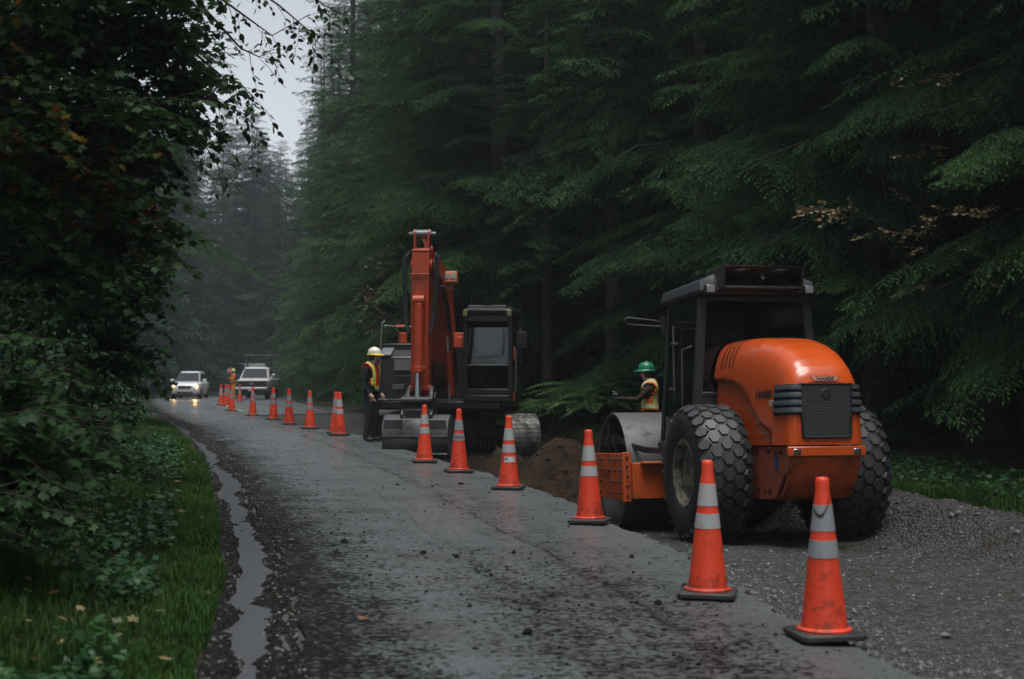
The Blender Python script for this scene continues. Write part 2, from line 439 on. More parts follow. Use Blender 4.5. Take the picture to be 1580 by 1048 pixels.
t.set(col=col, rough=0.75, spec=t.math('MULTIPLY', t.math('SUBTRACT', 1, soil), .22))
t.bump(t.math('ADD', t.math('MULTIPLY', sd, -1.6), t.math('ADD', t.math('MULTIPLY', sd2, -0.5), t.math('MULTIPLY', mid, 2.0))), 1.0, 0.05)
M_GRAV = t.m
dd = np.concatenate([np.arange(-40, 4, 1.0), rows(4, 60, 0.0042, 0.03)])
uu = np.concatenate([[-0.6, -.2, 0, .05], np.arange(0.1, 4.62, 0.05)])
DD, UU = np.meshgrid(dd, uu, indexing='ij')
ZZ = ZR(DD) + gravel_z(np.clip(UU, 0, 9), DD) - 0.35 * sstep(4.15, 4.6, UU + .25 * vnoise(DD * 2, .3, 6))
ZZ = np.where(UU < 0, ZR(DD) - 1.2, ZZ)
o = link('gravel_roadbed', grid_mesh('gravel_roadbed', XR(DD) + UU, DD, ZZ, M_GRAV)); props(o, kind='structure')

# ---- mud shoulder with ruts, and the water standing in it
def mud_z(w, d):
    n1 = fbm(d * 0.5, 0.3, 71, 3); n2 = fbm(w * 4.2, d * 1.1, 72, 4); n3 = fbm(w * 16, d * 9, 73, 3)
    ww = np.where(w > 0, w / .62, w) + 0.20 * n1 * (w > -.05) + 0.06 * np.sin(d * 0.9) * (w > -.05) + .10 * fbm(d * 2.3, 4.4, 77, 3)
    ztop = np.interp(ww, [-.5, -.22, -.13, -.08, -.04, .02, .16, .30, .38, .45, .51, .58, .66, .78, .92, 1.3],
                     [-.25, -.10, .015, .045, .03, -.03, -.045, -.022, .004, .024, -.008, .020, -.004, .012, -.02, -.10])
    ztop = ztop + .055 * sstep(.08, .26, fbm(d * .42, 7.7, 93, 3)) * np.interp(w, [-.05, .05, .3, .42], [0, 1, 1, 0])
    return ztop + 0.10 * n2 * np.interp(w, [-.6, 0, .3, .8, 1.3], [.8, .9, .6, .4, .3]) + 0.025 * n3 + .02 * fbm(d * .25, 8.8, 91, 2)
t = NT('wet_mud'); c = t.coord('Object'); a = t.noise(c, 9, 6, 0.7); b = t.noise(c, 45, 4, 0.7)
t.set(col=t.mix(a, (0.005, 0.005, 0.0052), (0.026, 0.025, 0.024)), rough=t.ramp(a, [(0.35, 0.35), (0.65, 0.8)]), spec=t.ramp(a, [(0.35, 0.22), (0.6, 0.02)]))
t.bump(t.math('ADD', a, t.math('ADD', t.math('MULTIPLY', b, 0.8), t.math('MULTIPLY', t.voro(c, 38), .8))), 1.0, 0.05); M_MUD = t.m
dd = np.concatenate([np.arange(-40, 3, 1.0), rows(3, 100, 0.0042, 0.02)])
ww = np.linspace(-.5, 1.35, 92)
DD, WW = np.meshgrid(dd, ww, indexing='ij')
fade = 1 - sstep(55, 85, DD)
ZZ = ZR(DD) + mud_z(WW, DD) * fade - 0.1 * (1 - fade) * sstep(.2, .8, WW) - 0.2 * sstep(-.3, -.5, WW)
WX = XL(DD) + WW
o = link('muddy_shoulder', grid_mesh('muddy_shoulder', WX, DD, ZZ, M_MUD)); props(o, kind='structure')
t = NT('ditch_water'); c = t.coord('Object', (1, 1, 1)); t.set(col=(0.012, 0.011, 0.010), rough=0.26, spec=0.5, ior=1.33); t.bump(t.noise(c, 13, 3), 0.10, 0.02); M_WATER = t.m
dd = rows(3, 48, 0.01, 0.05); ww = np.linspace(-.2, .44, 9)
DD, WW = np.meshgrid(dd, ww, indexing='ij')
o = link('puddle_water', grid_mesh('puddle_water', XL(DD) + WW, DD, ZR(DD) - 0.016 + 0 * WW, M_WATER)); props(o, kind='structure')
# yellow centre line where the full-width asphalt begins
lm = plain('worn_yellow_line', (0.45, 0.33, 0.10), 0.6)
dd = np.linspace(51.5, 88, 60); DD, TT = np.meshgrid(dd, [-.06, .06], indexing='ij')
o = link('road_centre_line', grid_mesh('road_centre_line', XR(DD) + .12 + TT, DD, ZR(DD) + .016 + 0 * TT, lm)); props(o, kind='structure')

# ---- loose stones and clods
def stones(name, P, S, mat, seed=1):
    r = np.random.default_rng(seed); n = len(P)
    ico = np.array([(0, 0, 1), (.9, 0, .3), (.28, .86, .3), (-.73, .53, .3), (-.73, -.53, .3), (.28, -.86, .3), (.73, .53, -.35), (-.28, .86, -.35), (-.9, 0, -.35), (-.28, -.86, -.35), (.73, -.53, -.35)])
    tri = np.array([(0, 1, 2), (0, 2, 3), (0, 3, 4), (0, 4, 5), (0, 5, 1), (1, 6, 2), (2, 6, 7), (2, 7, 3), (3, 7, 8), (3, 8, 4), (4, 8, 9), (4, 9, 5), (5, 9, 10), (5, 10, 1), (1, 10, 6)])
    V = ico[None] * (1 + 0.35 * (r.random((n, 11, 1)) - .5)) * (S[:, None, None] * (np.array([1, 1, .7]) * (0.7 + .6 * r.random((n, 1, 3)))))
    a = r.random(n) * 2 * PI; ca, sa = np.cos(a)[:, None], np.sin(a)[:, None]
    V = np.stack([V[..., 0] * ca - V[..., 1] * sa, V[..., 0] * sa + V[..., 1] * ca, V[..., 2]], -1) + P[:, None, :]
    F = (tri[None] + (np.arange(n) * 11)[:, None, None]).reshape(-1, 3)
    return link(name, np_mesh(name, V.reshape(-1, 3), F, mat, attr={'tint': np.repeat(r.random(n), 11)}))
t = NT('loose_stone'); at_ = t.new('ShaderNodeAttribute', attribute_name='tint'); c = t.coord('Object')
t.set(col=t.mix(t.math('MULTIPLY', t.noise(c, 60, 3), .5), t.ramp(at_.outputs['Fac'], [(0, (.045, .044, .042)), (.6, (.09, .089, .086)), (1, (.17, .168, .16))]), (.03, .028, .025)), rough=.6, spec=.35); M_STONE = t.m
r = np.random.default_rng(3)
N = 26000
d = 5.5 + 24 * r.random(N) ** 1.7; u = np.where(r.random(N) < .45, np.abs(r.normal(0, .35, N)), r.random(N) * 4.1)
u = np.where((r.random(N) < .3), 3.0 + r.random(N) * 1.2, u) + .03
S = 0.004 + 0.016 * r.random(N) ** 3 + 0.03 * (r.random(N) < .006)
ed = edge_wob(d); u = np.maximum(u, ed + .08)
P = np.stack([XR(d) + u, d, ZR(d) + gravel_z(u, d) + S * .25], -1)
keep = (d < 17.5) | (r.random(N) < .25)
props(stones('loose_gravel', P[keep], S[keep], M_STONE, 5), 'loose crushed stones lying over the excavated gravel strip', 'gravel', kind='stuff')
N = 7000
d = 5.5 + 30 * r.random(N) ** 1.5; w = -.14 + .75 * r.random(N); S = .003 + .012 * r.random(N) ** 3
props(stones('mud_grit', np.stack([XL(d) + w, d, ZR(d) + mud_z(w, d) + S * .2], -1), S, M_STONE, 12), 'grit and small stones bedded in the muddy shoulder', 'grit', kind='stuff')
N = 3200
d = 6 + 44 * r.random(N) ** 1.6; tt = r.random(N) ** 1.5
x = XL(d) + .8 + tt * (XR(d) - XL(d) - .95)
mid_ = r.random(N) < .30; x = np.where(mid_ & (d < 12), XL(d) + .8 + (XR(d) - XL(d) - .9) * np.clip(r.normal(.52, .12, N), .05, .95), x)
S = 0.003 + 0.013 * r.random(N) ** 4 + .025 * (r.random(N) < .004)
props(stones('mud_clods', np.stack([x, d, ZR(d) + S * .3], -1), S, M_MUD, 6), 'small dark clods and crumbs of mud strewn over the wet asphalt', 'mud', kind='stuff')
# ------------------------------------------------------------------ vegetation
def leaf_mat(name, stops, rough=0.42, trans=0.25, spec=0.45, hue=0.0):
    t = NT(name); a = t.new('ShaderNodeAttribute', attribute_name='tint'); c = t.coord('Object')
    n = t.noise(c, 1.3, 4, .6)
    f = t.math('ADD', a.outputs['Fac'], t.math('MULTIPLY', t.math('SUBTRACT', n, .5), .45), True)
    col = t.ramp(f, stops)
    oi = t.new('ShaderNodeObjectInfo')
    col = t.mix(t.math('MULTIPLY', oi.outputs['Random'], .35), col, t.mix(1.0, col, (.75, .95, .9), 'MULTIPLY'))
    t.set(col=col, rough=rough, spec=spec)
    tr = t.new('ShaderNodeBsdfTranslucent'); t.l.new(col, tr.inputs[0])
    mx = t.new('ShaderNodeMixShader'); mx.inputs[0].default_value = trans
    t.l.new(t.b.outputs[0], mx.inputs[1]); t.l.new(tr.outputs[0], mx.inputs[2]); t.l.new(mx.outputs[0], t.out.inputs['Surface'])
    return t.m
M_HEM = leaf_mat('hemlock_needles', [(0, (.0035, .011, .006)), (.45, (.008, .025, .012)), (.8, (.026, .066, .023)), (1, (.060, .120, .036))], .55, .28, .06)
M_SPR = leaf_mat('far_conifer_needles', [(0, (.005, .015, .012)), (.6, (.010, .030, .020)), (1, (.020, .048, .027))], .6, .15, .12)
M_MAP = leaf_mat('maple_leaves', [(0, (.011, .028, .011)), (.5, (.026, .060, .018)), (.80, (.055, .098, .022)), (.90, (.10, .12, .025)), (.95, (.20, .10, .02)), (1, (.16, .045, .015))], .5, .3, .10)
M_ALD = leaf_mat('alder_leaves', [(0, (.014, .032, .014)), (.7, (.028, .06, .022)), (1, (.05, .085, .03))], .4, .3)
M_AUT = leaf_mat('turning_leaves', [(0, (.05, .075, .025)), (.4, (.14, .12, .045)), (.7, (.26, .18, .085)), (1, (.24, .10, .05))], .45, .3)
M_SHR = leaf_mat('shrub_leaves', [(0, (.010, .030, .014)), (.5, (.022, .062, .024)), (.85, (.045, .105, .03)), (1, (.085, .15, .035))], .45, .25, .18)
M_FERN = leaf_mat('fern_fronds', [(0, (.020, .045, .014)), (.6, (.045, .100, .026)), (1, (.085, .155, .04))], .4, .25)
M_GRS = leaf_mat('grass_blades', [(0, (.014, .036, .008)), (.6, (.038, .088, .016)), (1, (.085, .140, .032))], .55, .35, .10)
t = NT('conifer_bark'); c = t.coord('Object', (6, 6, 1.2)); a = t.noise(c, 3, 6, .7); b = t.noise(t.coord('Object'), 5, 5, .7)
t.set(col=t.mix(t.ramp(b, [(.54, 0), (.70, .6)]), t.mix(a, (.020, .017, .014), (.09, .080, .070)), (.19, .195, .18)), rough=.85, spec=.2); t.bump(a, 1, .05); M_BARK = t.m
t = NT('mossy_bark'); a = t.noise(t.coord('Object'), 8, 5, .7); t.set(col=t.mix(a, (.010, .010, .007), (.045, .042, .030)), rough=.85, spec=.2); t.bump(a, .8, .03); M_TWIG = t.m

def quads_leaf(base, dirv, nrm, ln, wd, droop=0.0):
    """diamond leaves: arrays base (n,3), unit dir, unit normal, lengths, widths -> (n,4,3)"""
    side = np.cross(dirv, nrm); side /= np.linalg.norm(side, axis=1, keepdims=True) + 1e-9
    tip = base + dirv * ln[:, None]; tip[:, 2] -= droop * ln
    mid = base + dirv * (ln * .45)[:, None]
    return np.stack([base, mid + side * (wd / 2)[:, None], tip, mid - side * (wd / 2)[:, None]], 1)

def bough(L, seed, sp2=.075, sp3=.036, lw=.022, l3=.085, wide=.36, droop=.22, lacy=0):
    """one conifer bough along +x: side twigs both ways, set with short needle sprays (lacy: the side twigs branch once more). -> quads (n,4,3), tint (n,)"""
    r = np.random.default_rng(seed); Q = []; T = []
    zax = lambda s: 0.10 * s - droop * s * s / L * 1.2
    s = .12 * L; k = 0
    def spray(base0, ang, el, ln, t0, sag):
        nn = max(2, int(ln / sp3)); tt = (np.arange(nn) + .5) / nn * ln
        d2 = np.array([math.cos(ang), math.sin(ang), el])
        base = base0 + d2[None] * tt[:, None]; base[:, 2] -= sag * tt ** 2 / max(ln, .2)
        for sg in (1, -1):
            a2 = ang + sg * R(46)
            dv = np.stack([np.cos(a2 + r.normal(0, .15, nn)), np.sin(a2 + r.normal(0, .15, nn)), el - sag * tt / max(ln, .2) - .10 + r.normal(0, .16, nn)], 1)
            dv /= np.linalg.norm(dv, axis=1, keepdims=True)
            nm = np.stack([r.normal(0, .3, nn), r.normal(0, .3, nn), np.ones(nn)], 1)
            ll = l3 * (1.1 - .65 * tt / ln) * (.7 + .6 * r.random(nn))
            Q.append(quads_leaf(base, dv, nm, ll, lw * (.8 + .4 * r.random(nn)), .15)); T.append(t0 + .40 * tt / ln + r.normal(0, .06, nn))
        dv = d2 + np.array([0, 0, -sag * 1.2]); dv /= np.linalg.norm(dv)
        Q.append(quads_leaf(base[-1:], dv[None], np.array([[0, 0, 1.]]), np.array([l3 * 1.1]), np.array([lw]), .1)); T.append(np.array([.85]))
    while s < L:
        f = s / L
        ln = L * wide * (1 - f) ** .75 * min(1, (f - .05) * 5) * (.55 + .75 * r.random()) + .06
        side = 1 if k % 2 else -1
        ang = R(62 - 30 * f + r.normal(0, 9)) * side
        el = .05 + r.normal(0, .10); b0 = np.array([s, 0, zax(s)]); sag = .34 + .2 * r.random()
        if lacy:
            m = max(2, int(ln / lacy))
            for j in range(m):
                t_ = ln * (j + .3 + .4 * r.random()) / m; g = t_ / ln
                p = b0 + np.array([math.cos(ang), math.sin(ang), el]) * t_; p[2] -= sag * t_ ** 2 / max(ln, .2)
                for sg in (1, -1):
                    l2 = ln * .42 * (1 - g) ** .8 * (.6 + .7 * r.random()) + .05
                    spray(p, ang + sg * R(50 + r.normal(0, 8)), el - sag * g * .8 - .12, l2, .22 + .3 * g + .15 * f, .5)
            spray(b0 + np.array([math.cos(ang), math.sin(ang), el]) * ln * .85 - np.array([0, 0, sag * .72 * ln]), ang, el - sag, .22 * ln + .05, .5, .4)
        else:
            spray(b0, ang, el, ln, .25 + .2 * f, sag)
        s += sp2 * (.7 + .6 * r.random()); k += 1
    return np.concatenate(Q), np.clip(np.concatenate(T), 0, 1)

B_FINE = [(L, *bough(L, 10 + i, .140, .032, .0135, .058, .36, .20, .078)) for i, L in enumerate((4.2, 4.8, 3.6, 2.8, 2.0))]
B_MID = [(L, *bough(L, 30 + i, .20, .068, .034, .12, .36, .20, .15)) for i, L in enumerate((3.0, 3.4, 2.6))]
B_FAR = [(L, *bough(L, 50 + i, .22, .12, .10, .36, .44, .30)) for i, L in enumerate((3.0, 3.4, 2.6))]

def conifer_mesh(name, H, z0, nb, boughs, Lmax, seed, mat, lowdroop=.35, face=None, pw=.8, sparse=0):
    r = np.random.default_rng(seed); Q = []; T = []
    lim = MB().mat(1)
    for k in range(nb):
        f = (k + r.random()) / nb
        f = f ** 1.15
        z = z0 + (H - z0) * f
        L = Lmax * (1 - f) ** pw * (.72 + .5 * r.random()) + (.35 if pw > .76 else .7)
        if float(vnoise(k * 2.399 % (2 * PI) * 1.3 + seed, z * .55, seed)) < -.22: continue
        if f < .06: L *= .8
        bl, q, t_ = min((boughs[i] for i in r.permutation(len(boughs))[:3]), key=lambda b: abs(math.log(b[0] / L)))
        sc = L / bl
        yaw = k * 2.399 + r.normal(0, .35)
        pit = R(-lowdroop * 28 * (1 - f) + 22 * f - 4 + r.normal(0, 7)); rol = r.normal(0, .22)
        cy, sy, cp, sp_, cr, sr = math.cos(yaw), math.sin(yaw), math.cos(pit), math.sin(pit), math.cos(rol), math.sin(rol)
        M = np.array([[cy, -sy, 0], [sy, cy, 0], [0, 0, 1]]) @ np.array([[cp, 0, -sp_], [0, 1, 0], [sp_, 0, cp]]) @ np.array([[1, 0, 0], [0, cr, -sr], [0, sr, cr]])
        s2 = np.array([sc, sc * (.8 + .4 * r.random()), sc])
        qq = q
        if sparse: 
            keep = r.random(len(q)) > sparse; qq = q[keep]; tt = t_[keep]
        else: tt = t_
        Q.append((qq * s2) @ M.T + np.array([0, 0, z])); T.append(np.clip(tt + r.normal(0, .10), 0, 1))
        e = np.array([L * .8, 0, 0]) @ M.T
        m_ = np.array([L * .4, 0, L * .02]) @ M.T
        lim.tube([(0, 0, z - .02), (m_[0], m_[1], z + m_[2]), (e[0], e[1], z + e[2] - .09 * L)], [.010 + .007 * L, .006 + .003 * L, .003], 4, False)
    Q = np.concatenate(Q); T = np.concatenate(T)
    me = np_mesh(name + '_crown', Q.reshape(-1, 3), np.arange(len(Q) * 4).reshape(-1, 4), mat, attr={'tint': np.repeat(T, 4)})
    return me, lim

def trunk_mesh(name, H, r0, seed, lim=None, mat=None, lean=.02):
    r = random.Random(seed); mb = lim or MB(); n = 14; pts = []; rs = []
    for i in range(n + 1):
        f = i / n; z = H * f ** 1.3 - .5 * (i == 0)
        pts.append((lean * z * .3 + r.gauss(0, .012) * max(z, 0) ** .5, r.gauss(0, .012) * max(z, 0) ** .5, z))
        rs.append(r0 * (1 - f) ** .85 * (1.0 if i > 1 else (1.55 if i == 0 else 1.12)) + .012)
    mb.mat(0).tube(pts, rs, 10, False)
    o = mb.build('trunk', [M_BARK, M_TWIG], smooth=60, fix=False); me = o.data; bpy.data.objects.remove(o); return me

CON = {}
def conifer_kind(key, H, z0, nb, boughs, Lmax, seed, mat, r0, **kw):
    me, lim = conifer_mesh(key, H, z0, nb, boughs, Lmax, seed, mat, **kw)
    CON[key] = (me, trunk_mesh(key, H * 1.0, r0, seed, lim), H)
conifer_kind('hemlock_a', 20, 2.3, 165, B_FINE, 4.6, 1, M_HEM, .24)
conifer_kind('hemlock_b', 18, 1.6, 160, B_FINE, 4.3, 2, M_HEM, .20)
conifer_kind('hemlock_c', 21, 3.6, 165, B_FINE, 4.8, 3, M_HEM, .27)
conifer_kind('hemlock_low', 15, .5, 140, B_FINE, 3.6, 4, M_HEM, .17)
conifer_kind('mid_a', 25, .8, 240, B_MID, 4.4, 5, M_HEM, .26)
conifer_kind('mid_b', 28, 1.2, 250, B_MID, 4.7, 6, M_HEM, .30)
conifer_kind('bare', 27, 7.0, 210, B_MID, 4.2, 7, M_HEM, .30)
conifer_kind('far_a', 30, 1.5, 300, B_FAR, 5.8, 8, M_SPR, .34, pw=.75)
conifer_kind('far_b', 26, 1.0, 280, B_FAR, 5.4, 9, M_SPR, .30, pw=.75)

def conifer(key, x, d, rz, sc, label, group=None, name='conifer_tree', dz=0):
    me, tm, H = CON[key]
    z = float(ground_z(np.array(x), np.array(d))) - .05 + dz
    e = empty(name, label, 'tree', (x, d, z), (0, 0, rz), group); e.scale = (sc, sc, sc * random.uniform(.95, 1.08))
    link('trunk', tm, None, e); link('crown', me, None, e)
    return e

# --- right-hand forest edge, near to far
NEAR = [('hemlock_a', 6.3, 24.6, .4, 1.0, 'hemlock with bright green layered boughs hanging above the road roller'),
        ('hemlock_b', 8.6, 19.6, 2.0, 1.12, 'hemlock whose drooping boughs fill the right edge above the grass verge'),
        ('hemlock_c', 9.3, 25.5, 4.1, 1.0, 'hemlock behind the roller with boughs starting high on a dark trunk'),
        ('hemlock_a', 3.9, 29.2, 3.3, .92, 'hemlock with lit green bough tips between the roller cab and the pale trunk'),
        ('bare', 2.15, 30.5, .9, .62, 'conifer with a bare lichen-grey trunk standing in the dark gap behind the green helmet'),
        ('bare', 3.0, 33.5, 2.9, .45, 'thin bare-stemmed conifer just right of the lichen-grey trunk'),
        ('bare', .85, 34.0, 4.4, .5, 'slim dark bare-stemmed conifer in the gap behind the excavator track'),
        ('mid_a', .6, 39.5, 1.2, .95, 'hemlock with boughs reaching out above the excavator cab'),
        ('hemlock_c', -.35, 36.8, 5.2, 1.08, 'hemlock with dense layered boughs above the excavator boom'),
        ('hemlock_a', -1.0, 41.8, 2.4, 1.1, 'hemlock rising directly behind the excavator arm'),
        ('hemlock_low', -1.9, 45.5, .2, .95, 'lower bushy hemlock with boughs to the ground left of the excavator'),
        ('hemlock_b', -2.6, 49.5, 3.0, 1.15, 'hemlock with foliage to the ground behind the worker in the white helmet')]
for k, x, d, rz, sc, lb in NEAR: conifer(k, x, d, rz, sc, lb, name='hemlock_tree')
r = random.Random(11)
row1 = [52, 56.5, 61, 66, 71, 77, 83, 90, 97, 104, 112, 120, 129]
for i, d in enumerate(row1):
    conifer('mid_a' if i % 2 else 'mid_b', float(XR(d)) + (8.0 if d < 75 else (6.6 if d < 100 else 5.2)) + r.uniform(0, 1.0) + .004 * d, d, r.uniform(0, 6), r.uniform(.92, 1.1),
            'conifer in the misty front row of the forest along the right side of the road', 'conifers along the right side of the road')
for (u0, u1, n, d0, d1) in ((8.2, 11, 17, 14, 110), (12, 16, 20, 10, 110), (17, 24, 18, 10, 120), (25, 36, 16, 14, 120), (37, 60, 30, 6, 130), (9, 30, 14, 6, 30)):
    for i in range(n):
        f = (i + r.uniform(.1, .9)) / n; d = d0 + (d1 - d0) * f ** 1.35; u = r.uniform(u0, u1)
        key = r.choice(['bare', 'mid_b', 'mid_a'] if u < 12 else ['mid_a', 'mid_b', 'far_a', 'far_b']) if d < 0 else r.choice(['mid_a', 'mid_b'] if (d < 110 and u < 16.5) else ['far_a', 'far_b'])
        if u < 12 and d < 40: key = 'bare'
        conifer(key, float(XR(d)) + u, d, r.uniform(0, 6), r.uniform(.9, 1.2), 'conifer deep in the dark forest behind the right-hand tree line', 'conifers deep in the right-hand forest')
# --- beyond the bend and along the left
for i, (x, d, sc) in enumerate([(-24.0, 150, 1.0), (-18.5, 146, 1.15), (-20.5, 165, .9), (-29, 158, 1.0), (-34, 150, .92), (-38, 165, 1.1), (-26.5, 178, .95), (-31.5, 190, 1.1), (-12, 152, 1.25), (-14, 175, 1.25), (-6, 150, 1.3), (-43, 180, 1.2),
                                (-22, 205, 1.0), (-35, 215, 1.15), (-47, 150, 1.1), (-2, 170, 1.3), (-9, 200, 1.3), (-31.5, 152, .8), (-27.2, 154, .85), (-22.4, 156, .95), (-16.5, 157, 1.1), (-36, 156, .9), (-40, 152, 1.0), (-30, 168, 1.0), (-25, 190, 1.1), (-33, 140, .7), (-37, 142, .85), (-28.5, 162, .95), (-23.8, 168, 1.05), (-33.5, 172, 1.1), (-19.5, 180, 1.2), (-38.5, 190, 1.15), (-28, 215, 1.2), (-18, 225, 1.3), (-42, 225, 1.2), (-50, 200, 1.2), (-25.5, 240, 1.3), (-33, 245, 1.25), (-12, 235, 1.3)]):
    conifer('far_a' if i % 2 else 'far_b', x, d, i * 1.7, sc, 'pale fog-bound conifer beyond the bend where the road disappears', 'foggy conifers beyond the bend')
for i, d in enumerate([98, 108, 118, 128, 138]):
    conifer('far_b' if i % 2 else 'far_a', float(XL(d)) - 4.4 - r.uniform(0, 1.4), d, r.uniform(0, 6), r.uniform(.8, 1.0), 'misty conifer on the left bank behind the approaching car', 'misty conifers on the left bank')
LEFT = [('hemlock_c', -11.2, 33, 1.0, 1.05, 'dark conifer with drooping boughs behind the maple on the left bank'),
        ('mid_a', -16.2, 43, 3.7, .9, 'conifer beyond the maple with low boughs near the left verge'),
        ('mid_b', -20.2, 54, 5.0, .85, 'fading conifer farther along the left bank above the muddy shoulder'),
        ('far_b', -24.3, 66, 2.0, .85, 'grey misty conifer on the left bank nearest the oncoming car'),
        ('far_a', -30, 80, .5, .85, 'misty conifer on the left just behind the oncoming car')]
for k, x, d, rz, sc, lb in LEFT: conifer(k, x, d, rz, sc, lb)
for i, (x, d) in enumerate([(-11.5, 12), (-12.5, 19), (-15, 26), (-17, 35), (-21, 45), (-26, 58), (-32, 72), (-36, 90), (-41, 110), (-17, 14), (-20, 24), (-25, 36), (-30, 50), (-13, 4), (-14, -6), (-12.5, 28)]):
    conifer(r.choice(['mid_a', 'mid_b']), x, d, r.uniform(0, 6), r.uniform(.9, 1.1), 'conifer hidden deep in the dark wood on the left bank', 'conifers deep in the left-hand wood')
# --- behind the eye, so that the road is a corridor all the way along
for i, (x, d) in enumerate([(10.5, 12), (12, 5), (13.5, -4), (15, -14), (-6.5, -5), (-5, -14), (17, 4), (18, -8), (-12, -16)]):
    conifer(r.choice(['mid_a', 'mid_b']), x, d, r.uniform(0, 6), 1.0, 'conifer of the forest edge close beside the photographer', 'conifers close beside the photographer')

# ------------------------------------------------------------------ broad leaves
def lobed():
    """maple outline: five pointed lobes, length 1 along +x"""
    return np.array([(0, 0, 0), (-.08, .22, 0), (.12, .50, 0), (.30, .34, 0), (.58, .55, 0), (.62, .22, 0), (1, 0, -.08), (.62, -.22, 0), (.58, -.55, 0), (.30, -.34, 0), (.12, -.50, 0), (-.08, -.22, 0)])
def ovate(): return np.array([(0, 0, 0), (.22, .26, .02), (.55, .30, .02), (1, 0, -.06), (.55, -.30, .02), (.22, -.26, .02)])
def toothed(): return np.array([(0, 0, 0), (.15, .30, .03), (.45, .36, .03), (.75, .2, 0), (1, 0, -.08), (.75, -.2, 0), (.45, -.36, .03), (.15, -.30, .03)])

def leaves_mesh(name, P, D, S, tint, shape, mat, seed=0, tilt=.45):
    """one polygon fan per leaf. P base, D pointing direction, S size"""
    r = np.random.default_rng(seed); n = len(P)
    D = D / (np.linalg.norm(D, axis=1, keepdims=True) + 1e-9)
    N = np.stack([r.normal(0, tilt, n), r.normal(0, tilt, n), np.ones(n)], 1)
    N -= D * (N * D).sum(1, keepdims=True); N /= np.linalg.norm(N, axis=1, keepdims=True) + 1e-9
    Y = np.cross(N, D)
    k = len(shape); cup = shape.copy()
    V = P[:, None] + S[:, None, None] * (cup[None, :, 0:1] * D[:, None] + cup[None, :, 1:2] * Y[:, None] + (cup[None, :, 2:3] - .25 * np.abs(cup[None, :, 1:2]) * r.random((n, 1, 1))) * N[:, None])
    ctr = P + S[:, None] * D * .35
    V = np.concatenate([V, ctr[:, None]], 1)
    tri = np.array([(k, i, (i + 1) % k) for i in range(k)])
    F = (tri[None] + (np.arange(n) * (k + 1))[:, None, None]).reshape(-1, 3)
    return np_mesh(name, V.reshape(-1, 3), F, mat, attr={'tint': np.repeat(np.clip(tint, 0, 1), k + 1)})

class Bush:
    """grows limbs and twigs as tubes and keeps the places where leaves sit"""
    def __init__(self, seed): self.r = np.random.default_rng(seed); self.mb = MB(); self.P = []; self.D = []
    def twig(self, p, d, ln, rad, leafgap, both=True, sag=.25, leaf_from=.15):
        r = self.r; n = 5; pts = [np.array(p, float)]; d = np.array(d, float); d /= np.linalg.norm(d)
        for i in range(n):
            d = d + r.normal(0, .13, 3) + np.array([0, 0, -sag / n]); d /= np.linalg.norm(d); pts.append(pts[-1] + d * ln / n)
        self.mb.tube(pts, [rad * (1 - .75 * i / n) for i in range(n + 1)], 4, False)
        A = np.array(pts); m = max(1, int(ln / leafgap))
        for j in range(m):
            f = leaf_from + (1 - leaf_from) * (j + r.random()) / m; i = min(n - 1, int(f * n)); q = A[i] + (A[i + 1] - A[i]) * (f * n - i); ax = A[i + 1] - A[i]
            for s in ((1, -1) if both else (1 if j % 2 else -1,)):
                sd = np.cross(ax, [0, 0, 1.0]); sd = sd / (np.linalg.norm(sd) + 1e-9) * s
                dv = ax / np.linalg.norm(ax) * .6 + sd * .8 + np.array([0, 0, -.35 + .3 * r.normal()]) + r.normal(0, .25, 3)
                dv /= np.linalg.norm(dv)
                self.P.append(q + dv * .03); self.D.append(dv)
        return A
    def limb(self, p, q, r0, r1, bend=.15, n=6):
        p = np.array(p, float); q = np.array(q, float); L = np.linalg.norm(q - p); pts = []
        off = self.r.normal(0, bend * L * .3, 3)
        for i in range(n + 1):
            f = i / n; pts.append(p + (q - p) * f + off * math.sin(PI * f) + np.array([0, 0, bend * L * math.sin(PI * f) * .6]) + self.r.normal(0, .012 * L, 3) * (0 < i < n))
        self.mb.tube(pts, [r0 + (r1 - r0) * i / n for i in range(n + 1)], 6, False)
        return np.array(pts)

def finish(b, name, label, cat, loc, size, shape, leafmat, tint, group=None, tilt=.45, stem='trunk', crown='crown'):
    e = empty(name, label, cat, loc, (0, 0, 0), group)
    P = np.array(b.P); D = np.array(b.D); n = len(P)
    S = size * (.55 + .7 * b.r.random(n))
    t_ = tint(b.r, n, P)
    link(crown, leaves_mesh(name + '_leaves', P, D, S, t_, shape, leafmat, 1, tilt), None, e)
    b.mb.build(stem, M_TWIG, e, smooth=60, fix=False)
    return e

def maple_tint(r, n, P):
    t_ = .35 + .30 * vnoise(P[:, 0] * 1.1 + 9, P[:, 2] * 1.1 + P[:, 1], 5) * 1.6 + r.normal(0, .10, n)
    hot = (vnoise(P[:, 0] * 1.9, P[:, 2] * 1.9 + P[:, 1] * .7, 8) > .26) & (r.random(n) < .42) & (P[:, 2] > 1.9)
    return np.clip(np.where(hot, .80 + .2 * r.random(n), np.clip(t_, 0, .82)), 0, 1)

